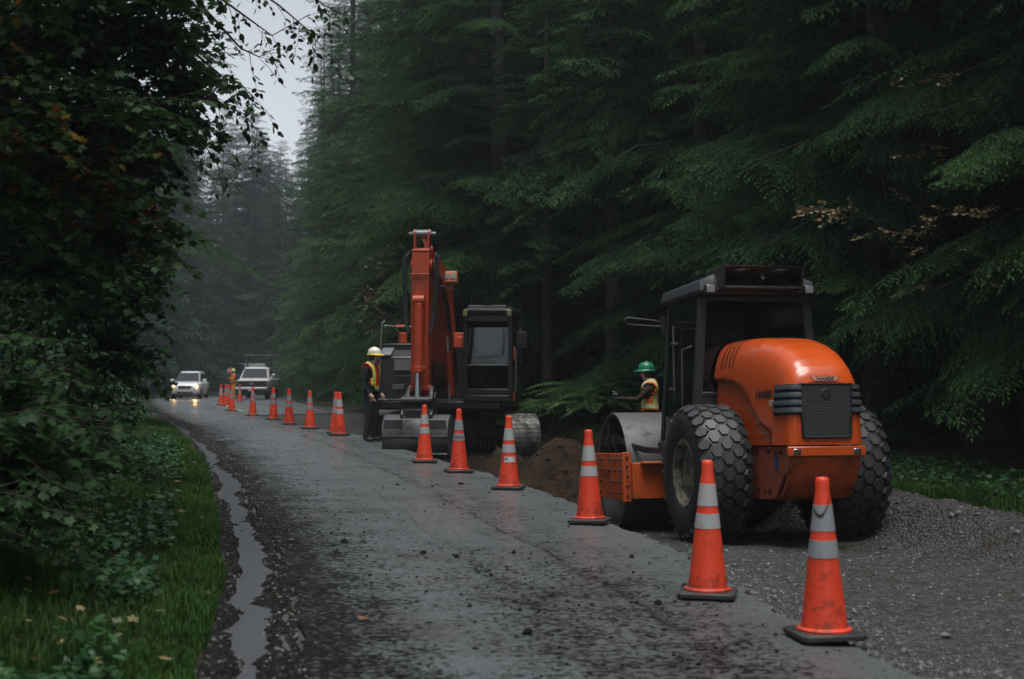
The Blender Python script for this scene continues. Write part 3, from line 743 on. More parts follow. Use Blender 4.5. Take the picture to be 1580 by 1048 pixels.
def maple(loc, stems, clumps, seed, label, size=.080, per=48, tw=(.5, 1.0)):
    b = Bush(seed); r = b.r
    tops = []
    for q, r0 in stems:
        A = b.limb((r.normal(0, .1), r.normal(0, .1), -.3), q, r0, r0 * .45, .06); tops.append(A)
    for c, rad, k in clumps:
        c = np.array(c, float)
        A = min(tops, key=lambda a: np.linalg.norm(a - c, axis=1).min())
        j = int(np.argmin(np.linalg.norm(A - c, axis=1)))
        B = b.limb(A[max(1, j - 1)], c, .035, .012, .12)
        for i in range(int(per * k)):
            v = r.normal(0, 1, 3); v /= np.linalg.norm(v); v[2] = v[2] * .55
            o = c + np.array(rad) * v * (.35 + .65 * r.random() ** .5)
            back = o - c; L = r.uniform(*tw)
            dv = back / (np.linalg.norm(back) + 1e-6) + np.array([0, 0, .15])
            b.twig(o - dv / np.linalg.norm(dv) * L * .6, dv, L, .008, .085, True, .5)
    return finish(b, 'maple_tree', label, 'tree', loc, size, lobed(), M_MAP, maple_tint)

# the maple that overhangs the left half of the picture, and the one nearer the road behind it
def rel(px, py, d, base): v = at(px, py, d); return (v.x - base[0], v.y - base[1], v.z - base[2])
b1 = (-5.9, 11.8, .75)
cl = [(-20, 60, 11.2, .9, 1.2), (90, 40, 11.6, .9, 1.2), (200, 50, 12.0, .8, 1.2), (245, 50, 12.4, .45, .9), (60, 170, 11.0, .9, 1.2), (170, 160, 11.6, .8, 1.2), (240, 160, 12.4, .5, .8), (275, 115, 12.8, .34, .5),
      (20, 290, 11.0, .8, 1.0), (130, 270, 11.4, .8, 1.1), (190, 250, 12.6, .5, .7), (100, -80, 11.6, 1.0, 1.2), (200, -90, 12.2, .8, 1.0), (-60, 200, 10.6, .9, 1), (265, -40, 12.6, .42, .6), (60, 390, 11.2, .7, .9), (180, 345, 12.0, .6, .8)]
cl += [(100, -200, 11.4, 1.2, 1.2), (-100, -150, 10.5, 1.2, 1.2), (230, -240, 13, 1.1, 1.1), (-150, -320, 9.5, 1.4, 1.0), (60, -330, 12, 1.2, 1.0), (40, -120, 9.2, 1.0, 1.1), (130, -160, 16.5, 1.4, 1.3), (220, -200, 17, 1.1, 1.2), (40, -130, 15.5, 1.4, 1.3)]
maple(b1, [((.3, .2, 3.2), .11), ((1.3, .6, 4.2), .08), ((-.6, .5, 4.6), .09), ((.9, -.6, 2.6), .06)],
      [(rel(x, y, d, b1), (s, s, s * .75), k) for x, y, d, s, k in cl], 21, 'big-leaved maple with scattered yellow leaves overhanging from the left bank')
b2 = (-6.8, 17.0, .8)
cl = [(185, 330, 16.6, .65, 1.0), (200, 400, 16.8, .55, .9), (150, 410, 16.4, .8, 1.0), (175, 450, 17.0, .6, 1.0), (90, 470, 16.4, .8, 1.0), (205, 375, 17.4, .40, .6), (160, 540, 16.8, .7, .9), (160, 515, 17.2, .42, .7), (60, 560, 16.2, .8, .9), (120, 620, 16.6, .6, .8)]
maple(b2, [((.5, .1, 2.4), .07), ((1.4, .1, 2.8), .05), ((-.3, .1, 3.0), .07)],
      [(rel(x, y, d, b2), (s, s, s * .75), k) for x, y, d, s, k in cl], 22, 'smaller maple with glossy mid-green leaves leaning toward the muddy shoulder', .09, 36)
b3 = (-5.6, 8.6, .8)
cl = [(-110, 520, 8.6, .6, .8), (10, 590, 8.9, .5, .8), (-40, 640, 8.4, .6, .9), (30, 700, 8.6, .42, .8), (110, 640, 9.4, .4, .6), (-30, 760, 8.0, .4, .7)]
maple(b3, [((.4, .1, 1.6), .05), ((.9, .1, 1.2), .04)], [(rel(x, y, d, b3), (s, s, s * .7), k) for x, y, d, s, k in cl], 23, 'young maple thicket with large dark leaves at the lower left edge', .07, 40)

# alder whose thin twigs hang into the strip of sky
b = Bush(31); ba = (-7.4, 15.6, .9)
limbs = [[(200, -120), (330, -60), (430, 8), (468, 40), (505, 82)], [(230, -90), (330, -10), (385, 30), (420, 55), (478, 22)], [(240, 0), (300, 110), (335, 160), (375, 175), (408, 215)],
         [(230, 60), (280, 170), (310, 215), (330, 245), (350, 280)], [(250, -60), (340, 40), (372, 75), (400, 88), (418, 78)], [(220, -140), (350, -90), (440, -40), (500, 8), (545, 30)],
         [(240, 30), (310, 90), (345, 120), (370, 128), (392, 150)]]
tr = b.limb((0, 0, -.3), (1.2, -.3, 6.2), .12, .06, .03)
for li in limbs:
    pts = [np.array(rel(x, y, 14.2, ba)) for x, y in li]
    pts = [tr[4]] + pts
    b.mb.tube(pts, [.03, .02, .014, .010, .006, .003], 5, False)
    for i in range(1, len(pts) - 1):
        for k in range(4 if i > 1 else 6):
            f = b.r.random(); p = pts[i] + (pts[i + 1] - pts[i]) * f; dv = (pts[i + 1] - pts[i]) / np.linalg.norm(pts[i + 1] - pts[i]) * .7 + b.r.normal(0, .5, 3) + np.array([0, 0, -.3])
            b.twig(p, dv, b.r.uniform(.18, .45), .004, .055, False, .6)
finish(b, 'alder_tree', 'thin alder whose dark leafy twigs hang across the strip of grey sky', 'tree', ba, .085, ovate(), M_ALD, lambda r, n, P: .4 + r.normal(0, .2, n), tilt=.8)

# sparse vine maples turning colour at the right-hand forest edge
def vine(loc, pts, seed, label, dense=9):
    b = Bush(seed); e0 = np.zeros(3)
    for path in pts:
        q = [np.array([0, 0, -.2])] + [np.array(p) for p in path]
        b.mb.tube(q, [.018] + [.012 - .002 * i for i in range(len(path))], 5, False)
        for i in range(1, len(q) - 1):
            for k in range(dense):
                p = q[i] + (q[i + 1] - q[i]) * b.r.random()
                dv = b.r.normal(0, .6, 3); dv[2] *= .3; b.twig(p, dv, b.r.uniform(.3, .6), .004, .055, True, .25, .3)
    finish(b, 'vine_maple', label, 'shrub', loc, .048, lobed(), M_AUT, lambda r, n, P: .3 + .5 * r.random(n) * (vnoise(P[:, 0] * 2, P[:, 2] * 2, 3) + .9), tilt=.5)
bv = (6.6, 20.4, .2); 
vine(bv, [[rel(1430, 480, 20.4, bv), rel(1360, 360, 20, bv), rel(1290, 310, 19.8, bv), rel(1240, 330, 19.7, bv)], [rel(1440, 460, 20.4, bv), rel(1420, 300, 20.2, bv), rel(1440, 150, 20.2, bv), rel(1410, 110, 20, bv)]], 41, 'vine maple with sparse pale orange leaves beneath the hemlock boughs', 7)
bv = (7.9, 19.0, .25)
vine(bv, [[rel(1560, 480, 19, bv), rel(1530, 370, 18.8, bv), rel(1490, 325, 18.6, bv), rel(1450, 335, 18.5, bv)]], 42, 'small vine maple twig of buff leaves at the far right of the forest edge', 7)
bv = (-3.6, 38.5, .1)
vine(bv, [[rel(590, 560, 38.5, bv), rel(585, 480, 38.2, bv), rel(600, 430, 38, bv), rel(575, 390, 37.8, bv)], [rel(610, 540, 38.5, bv), rel(570, 470, 38, bv), rel(560, 430, 38, bv)], [rel(600, 520, 38.4, bv), rel(620, 400, 38, bv), rel(600, 330, 38, bv)]], 43, 'vine maple with rusty leaves left of the excavator boom', 12)

# ------------------------------------------------------------------ undergrowth
def shrub_mesh(seed, h=1.3, n=70, size=.085, shape=None):
    b = Bush(seed); r = b.r
    for k in range(n // 4):
        a = r.random() * 2 * PI; top = np.array([math.cos(a) * h * .5 * r.random(), math.sin(a) * h * .5 * r.random(), h * (.5 + .5 * r.random())])
        A = b.limb((0.1 * math.cos(a), .1 * math.sin(a), -.1), top, .012, .005, .12, 4)
        for j in range(4):
            p = A[r.integers(1, len(A))]; dv = r.normal(0, .7, 3); dv[2] = abs(dv[2]) * .5
            b.twig(p, dv, r.uniform(.25, .55) * h, .005, .07, True, .5)
    P = np.array(b.P); D = np.array(b.D)
    lm = leaves_mesh('shrub_leaves', P, D, size * (.5 + .8 * r.random(len(P))), .45 + .3 * vnoise(P[:, 0] * 2, P[:, 2] * 2 + P[:, 1], 3) * 2 + r.normal(0, .1, len(P)), toothed() if shape is None else shape, M_SHR, 2, .5)
    o = b.mb.build('stems', M_TWIG, smooth=60, fix=False); sm = o.data; bpy.data.objects.remove(o); return lm, sm
SHR = [shrub_mesh(61), shrub_mesh(62, 1.0, 60, .10), shrub_mesh(63, 1.6, 80, .075)]
def shrub(i, x, d, sc, rz, label, group, name='leafy_shrub'):
    z = float(ground_z(np.array(x), np.array(d)))
    e = empty(name, label, 'shrub', (x, d, z), (0, 0, rz), group); e.scale = (sc, sc, sc)
    link('stems', SHR[i][1], None, e); link('foliage', SHR[i][0], None, e); return e
r = random.Random(5)
for k in range(46):
    d = 6.2 + 24 * r.random() ** 1.3; w = 1.75 + 1.5 * r.random() ** 1.2 + (.35 if d < 9.5 else 0) - (.5 if d > 15 else 0)
    shrub(r.randrange(3), float(XL(d)) - w, d, r.uniform(.6, 1.05) * (.5 + .22 * w), r.uniform(0, 6), 'leafy green bush in the tangle on the left bank beside the grass', 'bushes on the left bank')
for k in range(16):
    d = 30 + 40 * r.random(); w = 1.5 + 1.5 * r.random()
    shrub(r.randrange(3), float(XL(d)) - w, d, r.uniform(.9, 1.4), r.uniform(0, 6), 'dark bush on the left verge short of the approaching car', 'bushes farther along the left verge')
for k in range(26):
    d = 15 + 50 * r.random(); u = 5.0 + 2.2 * r.random()
    shrub(r.randrange(3), float(XR(d)) + u, d, r.uniform(.5, .9), r.uniform(0, 6), 'low dark bush under the conifers on the right', 'bushes under the right-hand conifers')

def fern_mesh(seed, nf=16, L=.95):
    r = np.random.default_rng(seed); Q = []; T = []
    for k in range(nf):
        a = 2 * PI * (k + r.random() * .6) / nf; l = L * (.7 + .45 * r.random()); el = R(48 + r.normal(0, 9)); m = 26
        f = np.linspace(.06, 1, m)
        rr = l * (f * math.cos(el) + .32 * f ** 2); zz = l * (f * math.sin(el) - .62 * f ** 2.2)
        base = np.stack([rr * math.cos(a), rr * math.sin(a), zz + .03], 1)
        wv = .13 * l * np.sin(PI * np.clip(f * .92 + .06, 0, 1)) ** .7 + .008
        tan = np.gradient(base, axis=0); tan /= np.linalg.norm(tan, axis=1, keepdims=True)
        side = np.array([-math.sin(a), math.cos(a), 0])
        for s in (1, -1):
            dv = side * s * .95 + tan * .35 + np.array([0, 0, -.18]); dv /= np.linalg.norm(dv, axis=1, keepdims=True)
            nm = np.cross(tan, side) + r.normal(0, .15, (m, 3))
            Q.append(quads_leaf(base, dv, nm, wv, np.full(m, l / m * .95), .15)); T.append(.3 + .45 * f + r.normal(0, .06, m) + .12 * r.normal())
        Q.append(np.stack([base[:-1] + side * .004, base[1:] + side * .003, base[1:] - side * .003, base[:-1] - side * .004], 1)); T.append(np.full(m - 1, .3))
    Q = np.concatenate(Q); T = np.clip(np.concatenate(T), 0, 1)
    return np_mesh('sword_fern', Q.reshape(-1, 3), np.arange(len(Q) * 4).reshape(-1, 4), M_FERN, attr={'tint': np.repeat(T, 4)})
FERN = [fern_mesh(71), fern_mesh(72, 20, 1.1), fern_mesh(73, 12, .75)]
def fern(x, d, sc, rz, label, group):
    o = link('sword_fern', FERN[r.randrange(3)]); o.location = (x, d, float(ground_z(np.array(x), np.array(d))) - .02); o.rotation_euler = (0, 0, rz); o.scale = (sc, sc, sc)
    return props(o, label, 'fern', group)
for (px, py, d, sc) in [(845, 640, 31.2, 1.0), (868, 640, 30.6, 1.2), (888, 612, 29.9, 1.35), (905, 640, 29.6, 1.4), (925, 612, 29.5, 1.5), (945, 602, 29.4, 1.45), (965, 600, 29.8, 1.5), (985, 590, 29.6, 1.4), (915, 620, 30.6, 1.5), (940, 0, 30.9, 1.6), (970, 0, 31.0, 1.5), (1005, 0, 30.4, 1.3), (1025, 0, 30.0, 1.2), (895, 0, 31.4, 1.4)]:
    v = at(px, py, d); fern(v.x, d, sc, r.uniform(0, 6), 'big sword fern in the clump behind the roller drum', 'ferns behind the roller drum')
for k in range(34):
    d = 12 + 36 * r.random() ** 1.3; u = 5.2 + 3.0 * r.random()
    fern(float(XR(d)) + u, d, r.uniform(.7, 1.1), r.uniform(0, 6), 'sword fern in the shade under the right-hand conifers', 'ferns under the right-hand conifers')
for k in range(22):
    d = 9 + 14 * r.random(); w = 1.6 + 1.6 * r.random()
    fern(float(XL(d)) - w, d, r.uniform(.4, .65), r.uniform(0, 6), 'fern growing among the weeds on the left bank', 'ferns on the left bank')

def blades(x, d, h, seed, wid=.0042, lean=.5):
    r = np.random.default_rng(seed); n = len(x); z = ground_z(x, d) - .01
    a = r.random(n) * 2 * PI; dv = np.stack([np.cos(a), np.sin(a), np.zeros(n)], 1); sd = np.stack([-np.sin(a), np.cos(a), np.zeros(n)], 1)
    B = np.stack([x, d, z], 1); w = wid * (.7 + .6 * r.random(n))
    l1 = h * lean * r.random(n) * .35; l2 = h * lean * (.3 + .9 * r.random(n))
    m = B + dv * l1[:, None] + np.array([0, 0, 1]) * (h * .6)[:, None]; tp = B + dv * l2[:, None] + np.array([0, 0, 1]) * (h * (.75 + .25 * r.random(n)))[:, None]
    V = np.stack([B - sd * w[:, None], B + sd * w[:, None], m + sd * w[:, None] * .8, m - sd * w[:, None] * .8, tp], 1)
    i = (np.arange(n) * 5)[:, None]
    F = np.concatenate([i + np.array([[0, 1, 2]]), i + np.array([[0, 2, 3]]), i + np.array([[3, 2, 4]])])
    return V.reshape(-1, 3), F, np.repeat(np.clip(.45 + .5 * fbm(x * .9, d * .9, 5, 3) + r.normal(0, .15, n), 0, 1), 5)
rg = np.random.default_rng(9)
N = 120000
d = 5.2 + 32 * rg.random(N) ** 1.5; w = .10 + 2.55 * rg.random(N) ** 1.5 + .10 * vnoise(d * 3, 1.1, 3)
h = (.05 + .13 * rg.random(N)) * (1 + .7 * np.clip(w - .6, 0, 1)) * np.clip(.7 + .8 * fbm(d * .8, w * 1.5, 14, 3), .3, 1.6)
d2 = 15.5 + 30 * rg.random(30000) ** 1.4; u2 = 3.95 + .1 * rg.normal(0, 1, 30000) + 2.3 * rg.random(30000) ** 1.3; h2 = (.07 + .16 * rg.random(30000))
d2[:9000] = 10 + 8 * rg.random(9000)
d3 = 45 + 50 * rg.random(12000); w3 = .3 + 3.5 * rg.random(12000); h3 = .1 + .2 * rg.random(12000)
xs = np.concatenate([XL(d) - w, XR(d2) + u2, XL(d3) - w3]); ds = np.concatenate([d, d2, d3]); hs_ = np.concatenate([h, h2, h3])
V, F, T = blades(xs, ds, hs_, 10)
V.reshape(-1, 5, 3)
o = link('verge_grass', np_mesh('verge_grass', V, F, M_GRS, attr={'tint': T})); props(o, 'short wet green grass along both verges of the road', 'grass', kind='stuff')
# small clover-like weeds
N = 26000
d = 5.2 + 22 * rg.random(N) ** 1.4; w = .5 + 2.2 * rg.random(N); k = fbm(d * 1.1, w * 1.6, 19, 3) > -.05; d, w = d[k], w[k]
d2 = 12 + 18 * rg.random(7000); u2 = 4.2 + 1.8 * rg.random(7000)
x = np.concatenate([XL(d) - w, XR(d2) + u2]); dd_ = np.concatenate([d, d2]); n = len(x)
P = np.stack([x, dd_, ground_z(x, dd_) + .03 + .20 * rg.random(n) ** 1.5], 1); D = np.stack([rg.normal(0, 1, n), rg.normal(0, 1, n), rg.normal(-.1, .3, n)], 1)
o = link('verge_weeds', leaves_mesh('verge_weeds', P, D, .035 + .05 * rg.random(n), .5 + .3 * fbm(x * 1.3, dd_ * 1.3, 4, 3) + rg.normal(0, .1, n), toothed(), M_SHR, 4, .5)); props(o, 'small leafy weeds growing through the verge grass', 'weeds', kind='stuff')

# fallen leaves on the verge and the wet road edge
n = 190
d = 5.5 + 26 * rg.random(n) ** 1.5; w = np.where(rg.random(n) < .88, .15 + 1.6 * rg.random(n), -.3 - 1.6 * rg.random(n) ** 2)
x = XL(d) - w; z = np.where(w > 0, ground_z(x, d) + .05 + .05 * rg.random(n), ZR(d) + .022)
D = np.stack([rg.normal(0, 1, n), rg.normal(0, 1, n), np.where(w > 0, rg.normal(0, .4, n), 0 * w)], 1)
o = link('fallen_leaves', leaves_mesh('fallen_leaves', np.stack([x, d, z], 1), D, .03 + .045 * rg.random(n), rg.random(n), lobed(), M_AUT, 6, .15)); props(o, 'scattered yellow and brown fallen leaves on the left verge', 'leaves', kind='stuff')
# ------------------------------------------------------------------ shared paints
M_ORANGE = paint('orange_machine_paint', (0.52, 0.070, 0.007), 0.27, (0.07, 0.028, 0.014), 0.42, 2.2, coat=0.45, lo=.55, hi=.8)
M_ORANGE_DIRTY = paint('muddy_orange_paint', (0.50, 0.075, 0.010), 0.5, (0.035, 0.022, 0.012), 0.95, 3.2, lo=.40, hi=.68)
M_RUSTRED = paint('faded_orange_plate', (0.30, 0.065, 0.030), 0.55, (0.05, 0.03, 0.022), 0.6, 4, lo=.45, hi=.75)
M_DKGREY = paint('dark_grey_cab_paint', (0.024, 0.028, 0.032), 0.42, (0.02, 0.018, 0.016), 0.5, 3, spec=.28)
M_BLACK = paint('black_grimy_metal', (0.010, 0.010, 0.011), 0.5, (0.022, 0.019, 0.016), 0.6, 5)
M_TRIMBLK = plain('black_plastic', (0.012, 0.013, 0.015), 0.35)
M_RUBBER = paint('tyre_rubber', (0.009, 0.0095, 0.010), 0.50, (0.035, 0.032, 0.029), 0.55, 5, streak=False, spec=.45)
M_HOSE = plain('hose_rubber', (0.010, 0.010, 0.010), 0.38)
M_STEEL = paint('scuffed_steel', (0.16, 0.165, 0.17), 0.42, (0.05, 0.042, 0.035), 0.7, 4, metal=0.6, lo=.42, hi=.7)
M_DRUM = paint('drum_steel', (0.085, 0.083, 0.080), 0.55, (0.055, 0.050, 0.045), 0.6, 6, metal=0.25, bump=.15)
M_CHROME = plain('bright_metal', (0.55, 0.56, 0.57), 0.2, 0.9)
M_RIM = paint('chipped_cream_rim', (0.17, 0.155, 0.115), 0.6, (0.018, 0.015, 0.012), 0.95, 9, streak=False, lo=.42, hi=.6)
M_PANE = glass('tinted_pane', (0.30, 0.34, 0.34), .02)
M_LENS = plain('lamp_lens', (0.20, 0.21, 0.21), 0.12)
M_INK = plain('dark_decal', (0.020, 0.012, 0.010), 0.5)
M_WHITE = paint('white_vehicle_paint', (0.58, 0.58, 0.58), 0.3, (0.10, 0.09, 0.08), 0.35, 2, coat=.3)
M_SEAT = plain('seat_fabric', (0.02, 0.021, 0.024), 0.8)

def text_mesh(txt, size, shear=0.0, bold=0.0, space=1.0):
    cu = bpy.data.curves.new('lettering', 'FONT'); cu.body = txt; cu.size = size; cu.shear = shear; cu.offset = bold; cu.space_character = space
    cu.align_x = 'CENTER'; cu.align_y = 'CENTER'; cu.extrude = 0.0; cu.resolution_u = 3
    o = bpy.data.objects.new('lettering', cu); COL.objects.link(o)
    me = bpy.data.meshes.new_from_object(o.evaluated_get(bpy.context.evaluated_depsgraph_get()))
    bpy.data.objects.remove(o); bpy.data.curves.remove(cu); me.materials.clear()
    return me

def lettering(name, txt, size, mat, parent, fn, **kw):
    """flat letters laid on a surface: fn(u, v) -> (x, y, z)"""
    me = text_mesh(txt, size, **kw)
    for v in me.vertices: v.co = fn(v.co.x, v.co.y)
    me.materials.append(mat); me.update()
    return link(name, me, None, parent)

# ------------------------------------------------------------------ the road roller (x right, y forward, z up, origin under the rear axle)
roller = empty('road_roller', 'orange road roller with a dark cab and black lugged tyres, seen from behind', 'roller', (2.93, 15.85, -.40), (R(-3.2), 0, R(11)))

M_LUG = paint('worn_lug_rubber', (0.023, 0.0245, 0.027), .5, (.045, .042, .038), .5, 5, streak=False)
def tyre_shape():
    mb = MB()
    prof = [(.33, -.20), (.37, -.255), (.44, -.292), (.54, -.308), (.63, -.298), (.69, -.270), (.722, -.225), (.738, -.15), (.745, -.07), (.747, 0)]
    prof = prof + [(r_, -h) for r_, h in prof[-2::-1]]
    mb.lathe(prof, 64, axis='x', close=True)
    mb.mat(1)
    def srf(h): return np.interp(abs(h), [0, .07, .15, .225, .27, .298], [.747, .745, .738, .722, .69, .63])
    for ri, h in enumerate((-.235, -.118, 0, .118, .235)):
        n = 28
        for k in range(n):
            a0 = 2 * PI * (k + (.5 if ri % 2 else 0)) / n; rr = srf(h); sl = (srf(h + .02) - srf(h - .02)) / .04
            nx, nr = -sl, 1.0; q = math.hypot(nx, nr); nx /= q; nr /= q
            lo, hi = [], []
            for j in range(6):
                t_ = j * PI / 3
                c_, s_ = .088 * math.cos(t_), .080 * math.sin(t_)
                if abs(h) > .2: s_ *= .85
                for lst, sc, up in ((lo, 1.0, -.02), (hi, .85, .018)):
                    cc, ss = c_ * sc, s_ * sc
                    a = a0 + ss / rr; hh = h + cc * .80
                    r_ = rr + (hh - h) * sl + up * nr; x_ = hh + up * nx
                    lst.append((x_, r_ * math.cos(a), r_ * math.sin(a)))
            mb.add(lo + hi, [(j, (j + 1) % 6, 6 + (j + 1) % 6, 6 + j) for j in range(6)] + [tuple(range(6, 12))])
    return mb
def rim_shape():
    mb = MB()
    mb.lathe([(.335, -.19), (.385, -.262), (.375, -.275), (.345, -.272), (.325, -.24), (.30, -.225), (.292, -.10), (.285, -.04), (.19, -.02), (.165, -.02), (.16, -.07), (.13, -.08), (.0, -.08)], 40, axis='x')
    mb.lathe([(.335, .19), (.385, .262), (.375, .275), (.345, .272), (.325, .24), (.30, .225), (.292, .10), (.285, .04), (.19, .02), (.0, .05)], 40, axis='x')
    for k in range(10):
        a = 2 * PI * k / 10; mb.cyl((-.055, .225 * math.cos(a), .225 * math.sin(a)), (-.02, .225 * math.cos(a), .225 * math.sin(a)), .017, n=6)
    return mb
for i, sx in enumerate((-1, 1)):
    w = bpy.data.objects.new('wheel', None); COL.objects.link(w); w.parent = roller; w.location = (.785 * sx, 0, .765); w.rotation_euler = (R(17 * i), 0, 0)
    if i == 0:
        ty = tyre_shape().build('tyre', [M_RUBBER, M_LUG], w, smooth=32); rm = rim_shape().build('rim', M_RIM, w, smooth=40)
    else:
        a = ty.copy(); COL.objects.link(a); a.parent = w; b_ = rm.copy(); COL.objects.link(b_); b_.parent = w

# ---- engine hood: one curved shell
ZB = 1.07
def hW(y): return np.interp(y, [-1.475, -1.465, -1.44, -1.40, -1.33, -1.2, -1.0, -.6, -.1, .3, .55], [.335, .368, .394, .412, .428, .445, .465, .495, .515, .525, .525])
def hZ(y): return np.interp(y, [-1.475, -1.45, -1.40, -1.30, -1.12, -.9, -.6, -.3, 0, .3, .55], [1.72, 1.785, 1.865, 1.955, 2.065, 2.145, 2.215, 2.245, 2.26, 2.265, 2.265])
def hcut(y): return np.interp(y, [-1.3, -1.1, -.95, -.8, -.65, -.5, -.3, 0, .3, .55], [1.22, 1.24, 1.27, 1.33, 1.45, 1.60, 1.72, 1.80, 1.83, 1.84])
def hhw(y, z):
    """half width of the hood at height z"""
    n = 4.6; f = np.clip((z - ZB) / (hZ(y) - ZB), 0, 1)
    w = hW(y) * (1 - f ** n) ** (1 / n) * (1 - .07 * f)
    rec = .055 * sstep(.0, .055, hcut(y) - z) * sstep(-1.16, -.95, y)
    return w - rec
ys = np.concatenate([np.linspace(.55, -1.2, 50), np.linspace(-1.22, -1.475, 18)])
fs_ = np.concatenate([np.linspace(0, .62, 34)[:-1], 1 - (1 - np.linspace(.62 ** .5, 1, 30) ** 2)])
fs_ = np.concatenate([np.linspace(0, .8, 40), .8 + .2 * np.sin(np.linspace(0, PI / 2, 26)[1:])])
rings = []
for y in ys:
    zz = ZB + (hZ(y) - ZB) * fs_; x_ = hhw(np.full_like(zz, y), zz); x_[-1] = 0
    rings.append([(-a, y, b) for a, b in zip(x_, zz)] + [(a, y, b) for a, b in zip(x_[-2::-1], zz[-2::-1])])
mb = MB(); mb.loft(rings, caps=False, closed=False)
back = rings[-1]; n = len(back)
mb.add(back, [tuple(range(n - 1, -1, -1))])
hood = mb.build('engine_hood', M_ORANGE, roller, smooth=42)
mb = MB()
for y in (.34, .22, .10, -.02):
    zz = np.concatenate([np.linspace(1.93, 2.16, 10), np.linspace(2.17, hZ(y) - .003, 16)])
    for q in range(len(zz) - 1):
        p = [(-float(hhw(yy, z_)) - (.003 if z_ < 2.1 else .0015), yy, z_ + (.002 if z_ > 2.1 else 0)) for yy, z_ in ((y - .016, zz[q]), (y + .016, zz[q]), (y + .016, zz[q + 1]), (y - .016, zz[q + 1]))]
        mb.quad(*p)
mb.build('vent', M_TRIMBLK, hood, smooth=0, fix=False)
# rear grille: honeycomb behind a dark frame, louvres wrapping both corners
def contour(z, y_end, off, x_in=.27):
    """hood outline at height z from the rear face round the left corner to y_end"""
    pts = [(-x_in, -1.475 - off)]
    for y in np.concatenate([[-1.474, -1.468, -1.455, -1.44, -1.42, -1.40, -1.36], np.linspace(-1.33, y_end, 5)]):
        w = float(hhw(y, z)); d_ = np.array([-1.0, -(0 if y > -1.40 else (-1.40 - y) * 14)]); d_ /= np.linalg.norm(d_)
        pts.append((-w + d_[0] * off, y + d_[1] * off))
    return [p for p in pts if p[0] <= -x_in + 1e-6]
def band(mb, z0, z1, y_end, off, sx, x_in=.27, thick=.0):
    zm = (z0 + z1) / 2
    a = contour(zm, y_end, off, x_in); b_ = contour(zm, y_end, off - thick, x_in) if thick else None
    for q in range(len(a) - 1):
        p0, p1 = a[q], a[q + 1]
        if not thick: mb.quad((sx * p0[0], p0[1], z0), (sx * p1[0], p1[1], z0), (sx * p1[0], p1[1], z1), (sx * p0[0], p0[1], z1))
    if thick:
        rg_ = []
        for (x0, y0), (x1, y1) in zip(a, b_):
            rg_.append([(sx * x1, y1, z1), (sx * (x0 * .6 + x1 * .4), y0 * .6 + y1 * .4, z1), (sx * x0, y0, z0 + (z1 - z0) * .55), (sx * x0, y0, z0 + (z1 - z0) * .25), (sx * x1, y1, z0)])
        mb.loft(rg_)
mb = MB()
for sx in (-1, 1):
    for q in range(9): band(mb, 1.375 + .035 * q, 1.375 + .035 * (q + 1), -1.17, .012, sx)
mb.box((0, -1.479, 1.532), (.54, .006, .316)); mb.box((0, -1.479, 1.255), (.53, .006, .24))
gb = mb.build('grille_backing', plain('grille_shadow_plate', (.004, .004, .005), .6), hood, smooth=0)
mb = MB()
M_LOUV = paint('grey_louvre_plastic', (.045, .050, .056), .3, (.03, .03, .03), .5, 6)
for sx in (-1, 1):
    for k in range(4):
        mb = MB(); band(mb, 1.386 + .0775 * k, 1.386 + .0775 * k + .064, -1.19, .036, sx, .272, .034); mb.build('louvre', M_LOUV, hood, smooth=40)
mb = MB(); cell = .030
for j in range(24):
    z = 1.150 + j * cell * .866
    for i in range(-9, 10):
        x = (i + (.5 if j % 2 else 0)) * cell
        if abs(x) > (.262 if z > 1.37 else .250) or z > 1.68: continue
        ro, ri = cell * .577 * 1.0, cell * .577 * .78
        o_ = [(x + ro * math.sin(k * PI / 3), -1.486, z + ro * math.cos(k * PI / 3)) for k in range(6)]
        n_ = [(x + ri * math.sin(k * PI / 3), -1.486, z + ri * math.cos(k * PI / 3)) for k in range(6)]
        mb.add(o_ + n_, [(k, (k + 1) % 6, 6 + (k + 1) % 6, 6 + k) for k in range(6)])
mb.build('grille', paint('dusty_mesh', (.075, .080, .088), .45, (.13, .13, .125), .6, 8, streak=False), hood, smooth=0, fix=False)
mb = MB()
rim_pts = [(-.285, 1.385), (-.285, 1.69), (.285, 1.69), (.285, 1.385), (.268, 1.36), (.262, 1.175), (.245, 1.145), (-.245, 1.145), (-.262, 1.175), (-.268, 1.36)]
mb.tube([(a, -1.486, b_) for a, b_ in rim_pts[4:] + rim_pts[:1]], .011, 6); mb.tube([(a, -1.486, b_) for a, b_ in rim_pts[1:3]], .008, 6)
mb.tube([(-.285, -1.486, 1.385), (-.285, -1.486, 1.69)], .008, 6); mb.tube([(.285, -1.486, 1.385), (.285, -1.486, 1.69)], .008, 6); mb.tube([(.285, -1.486, 1.385), (.268, -1.486, 1.36)], .011, 6)
for a, b_ in ((-.262, 1.33), (.262, 1.33), (-.25, 1.16), (.25, 1.16)): mb.cyl((a, -1.502, b_), (a, -1.486, b_), .010, n=8)
mb.build('grille_frame', M_TRIMBLK, hood)
mb = MB(); mb.lathe([(.0, -1.493), (.050, -1.493), (.058, -1.483)], 20, c=(.0, 0, 1.585), axis='y'); mb.build('filler_hole', M_INK, hood)
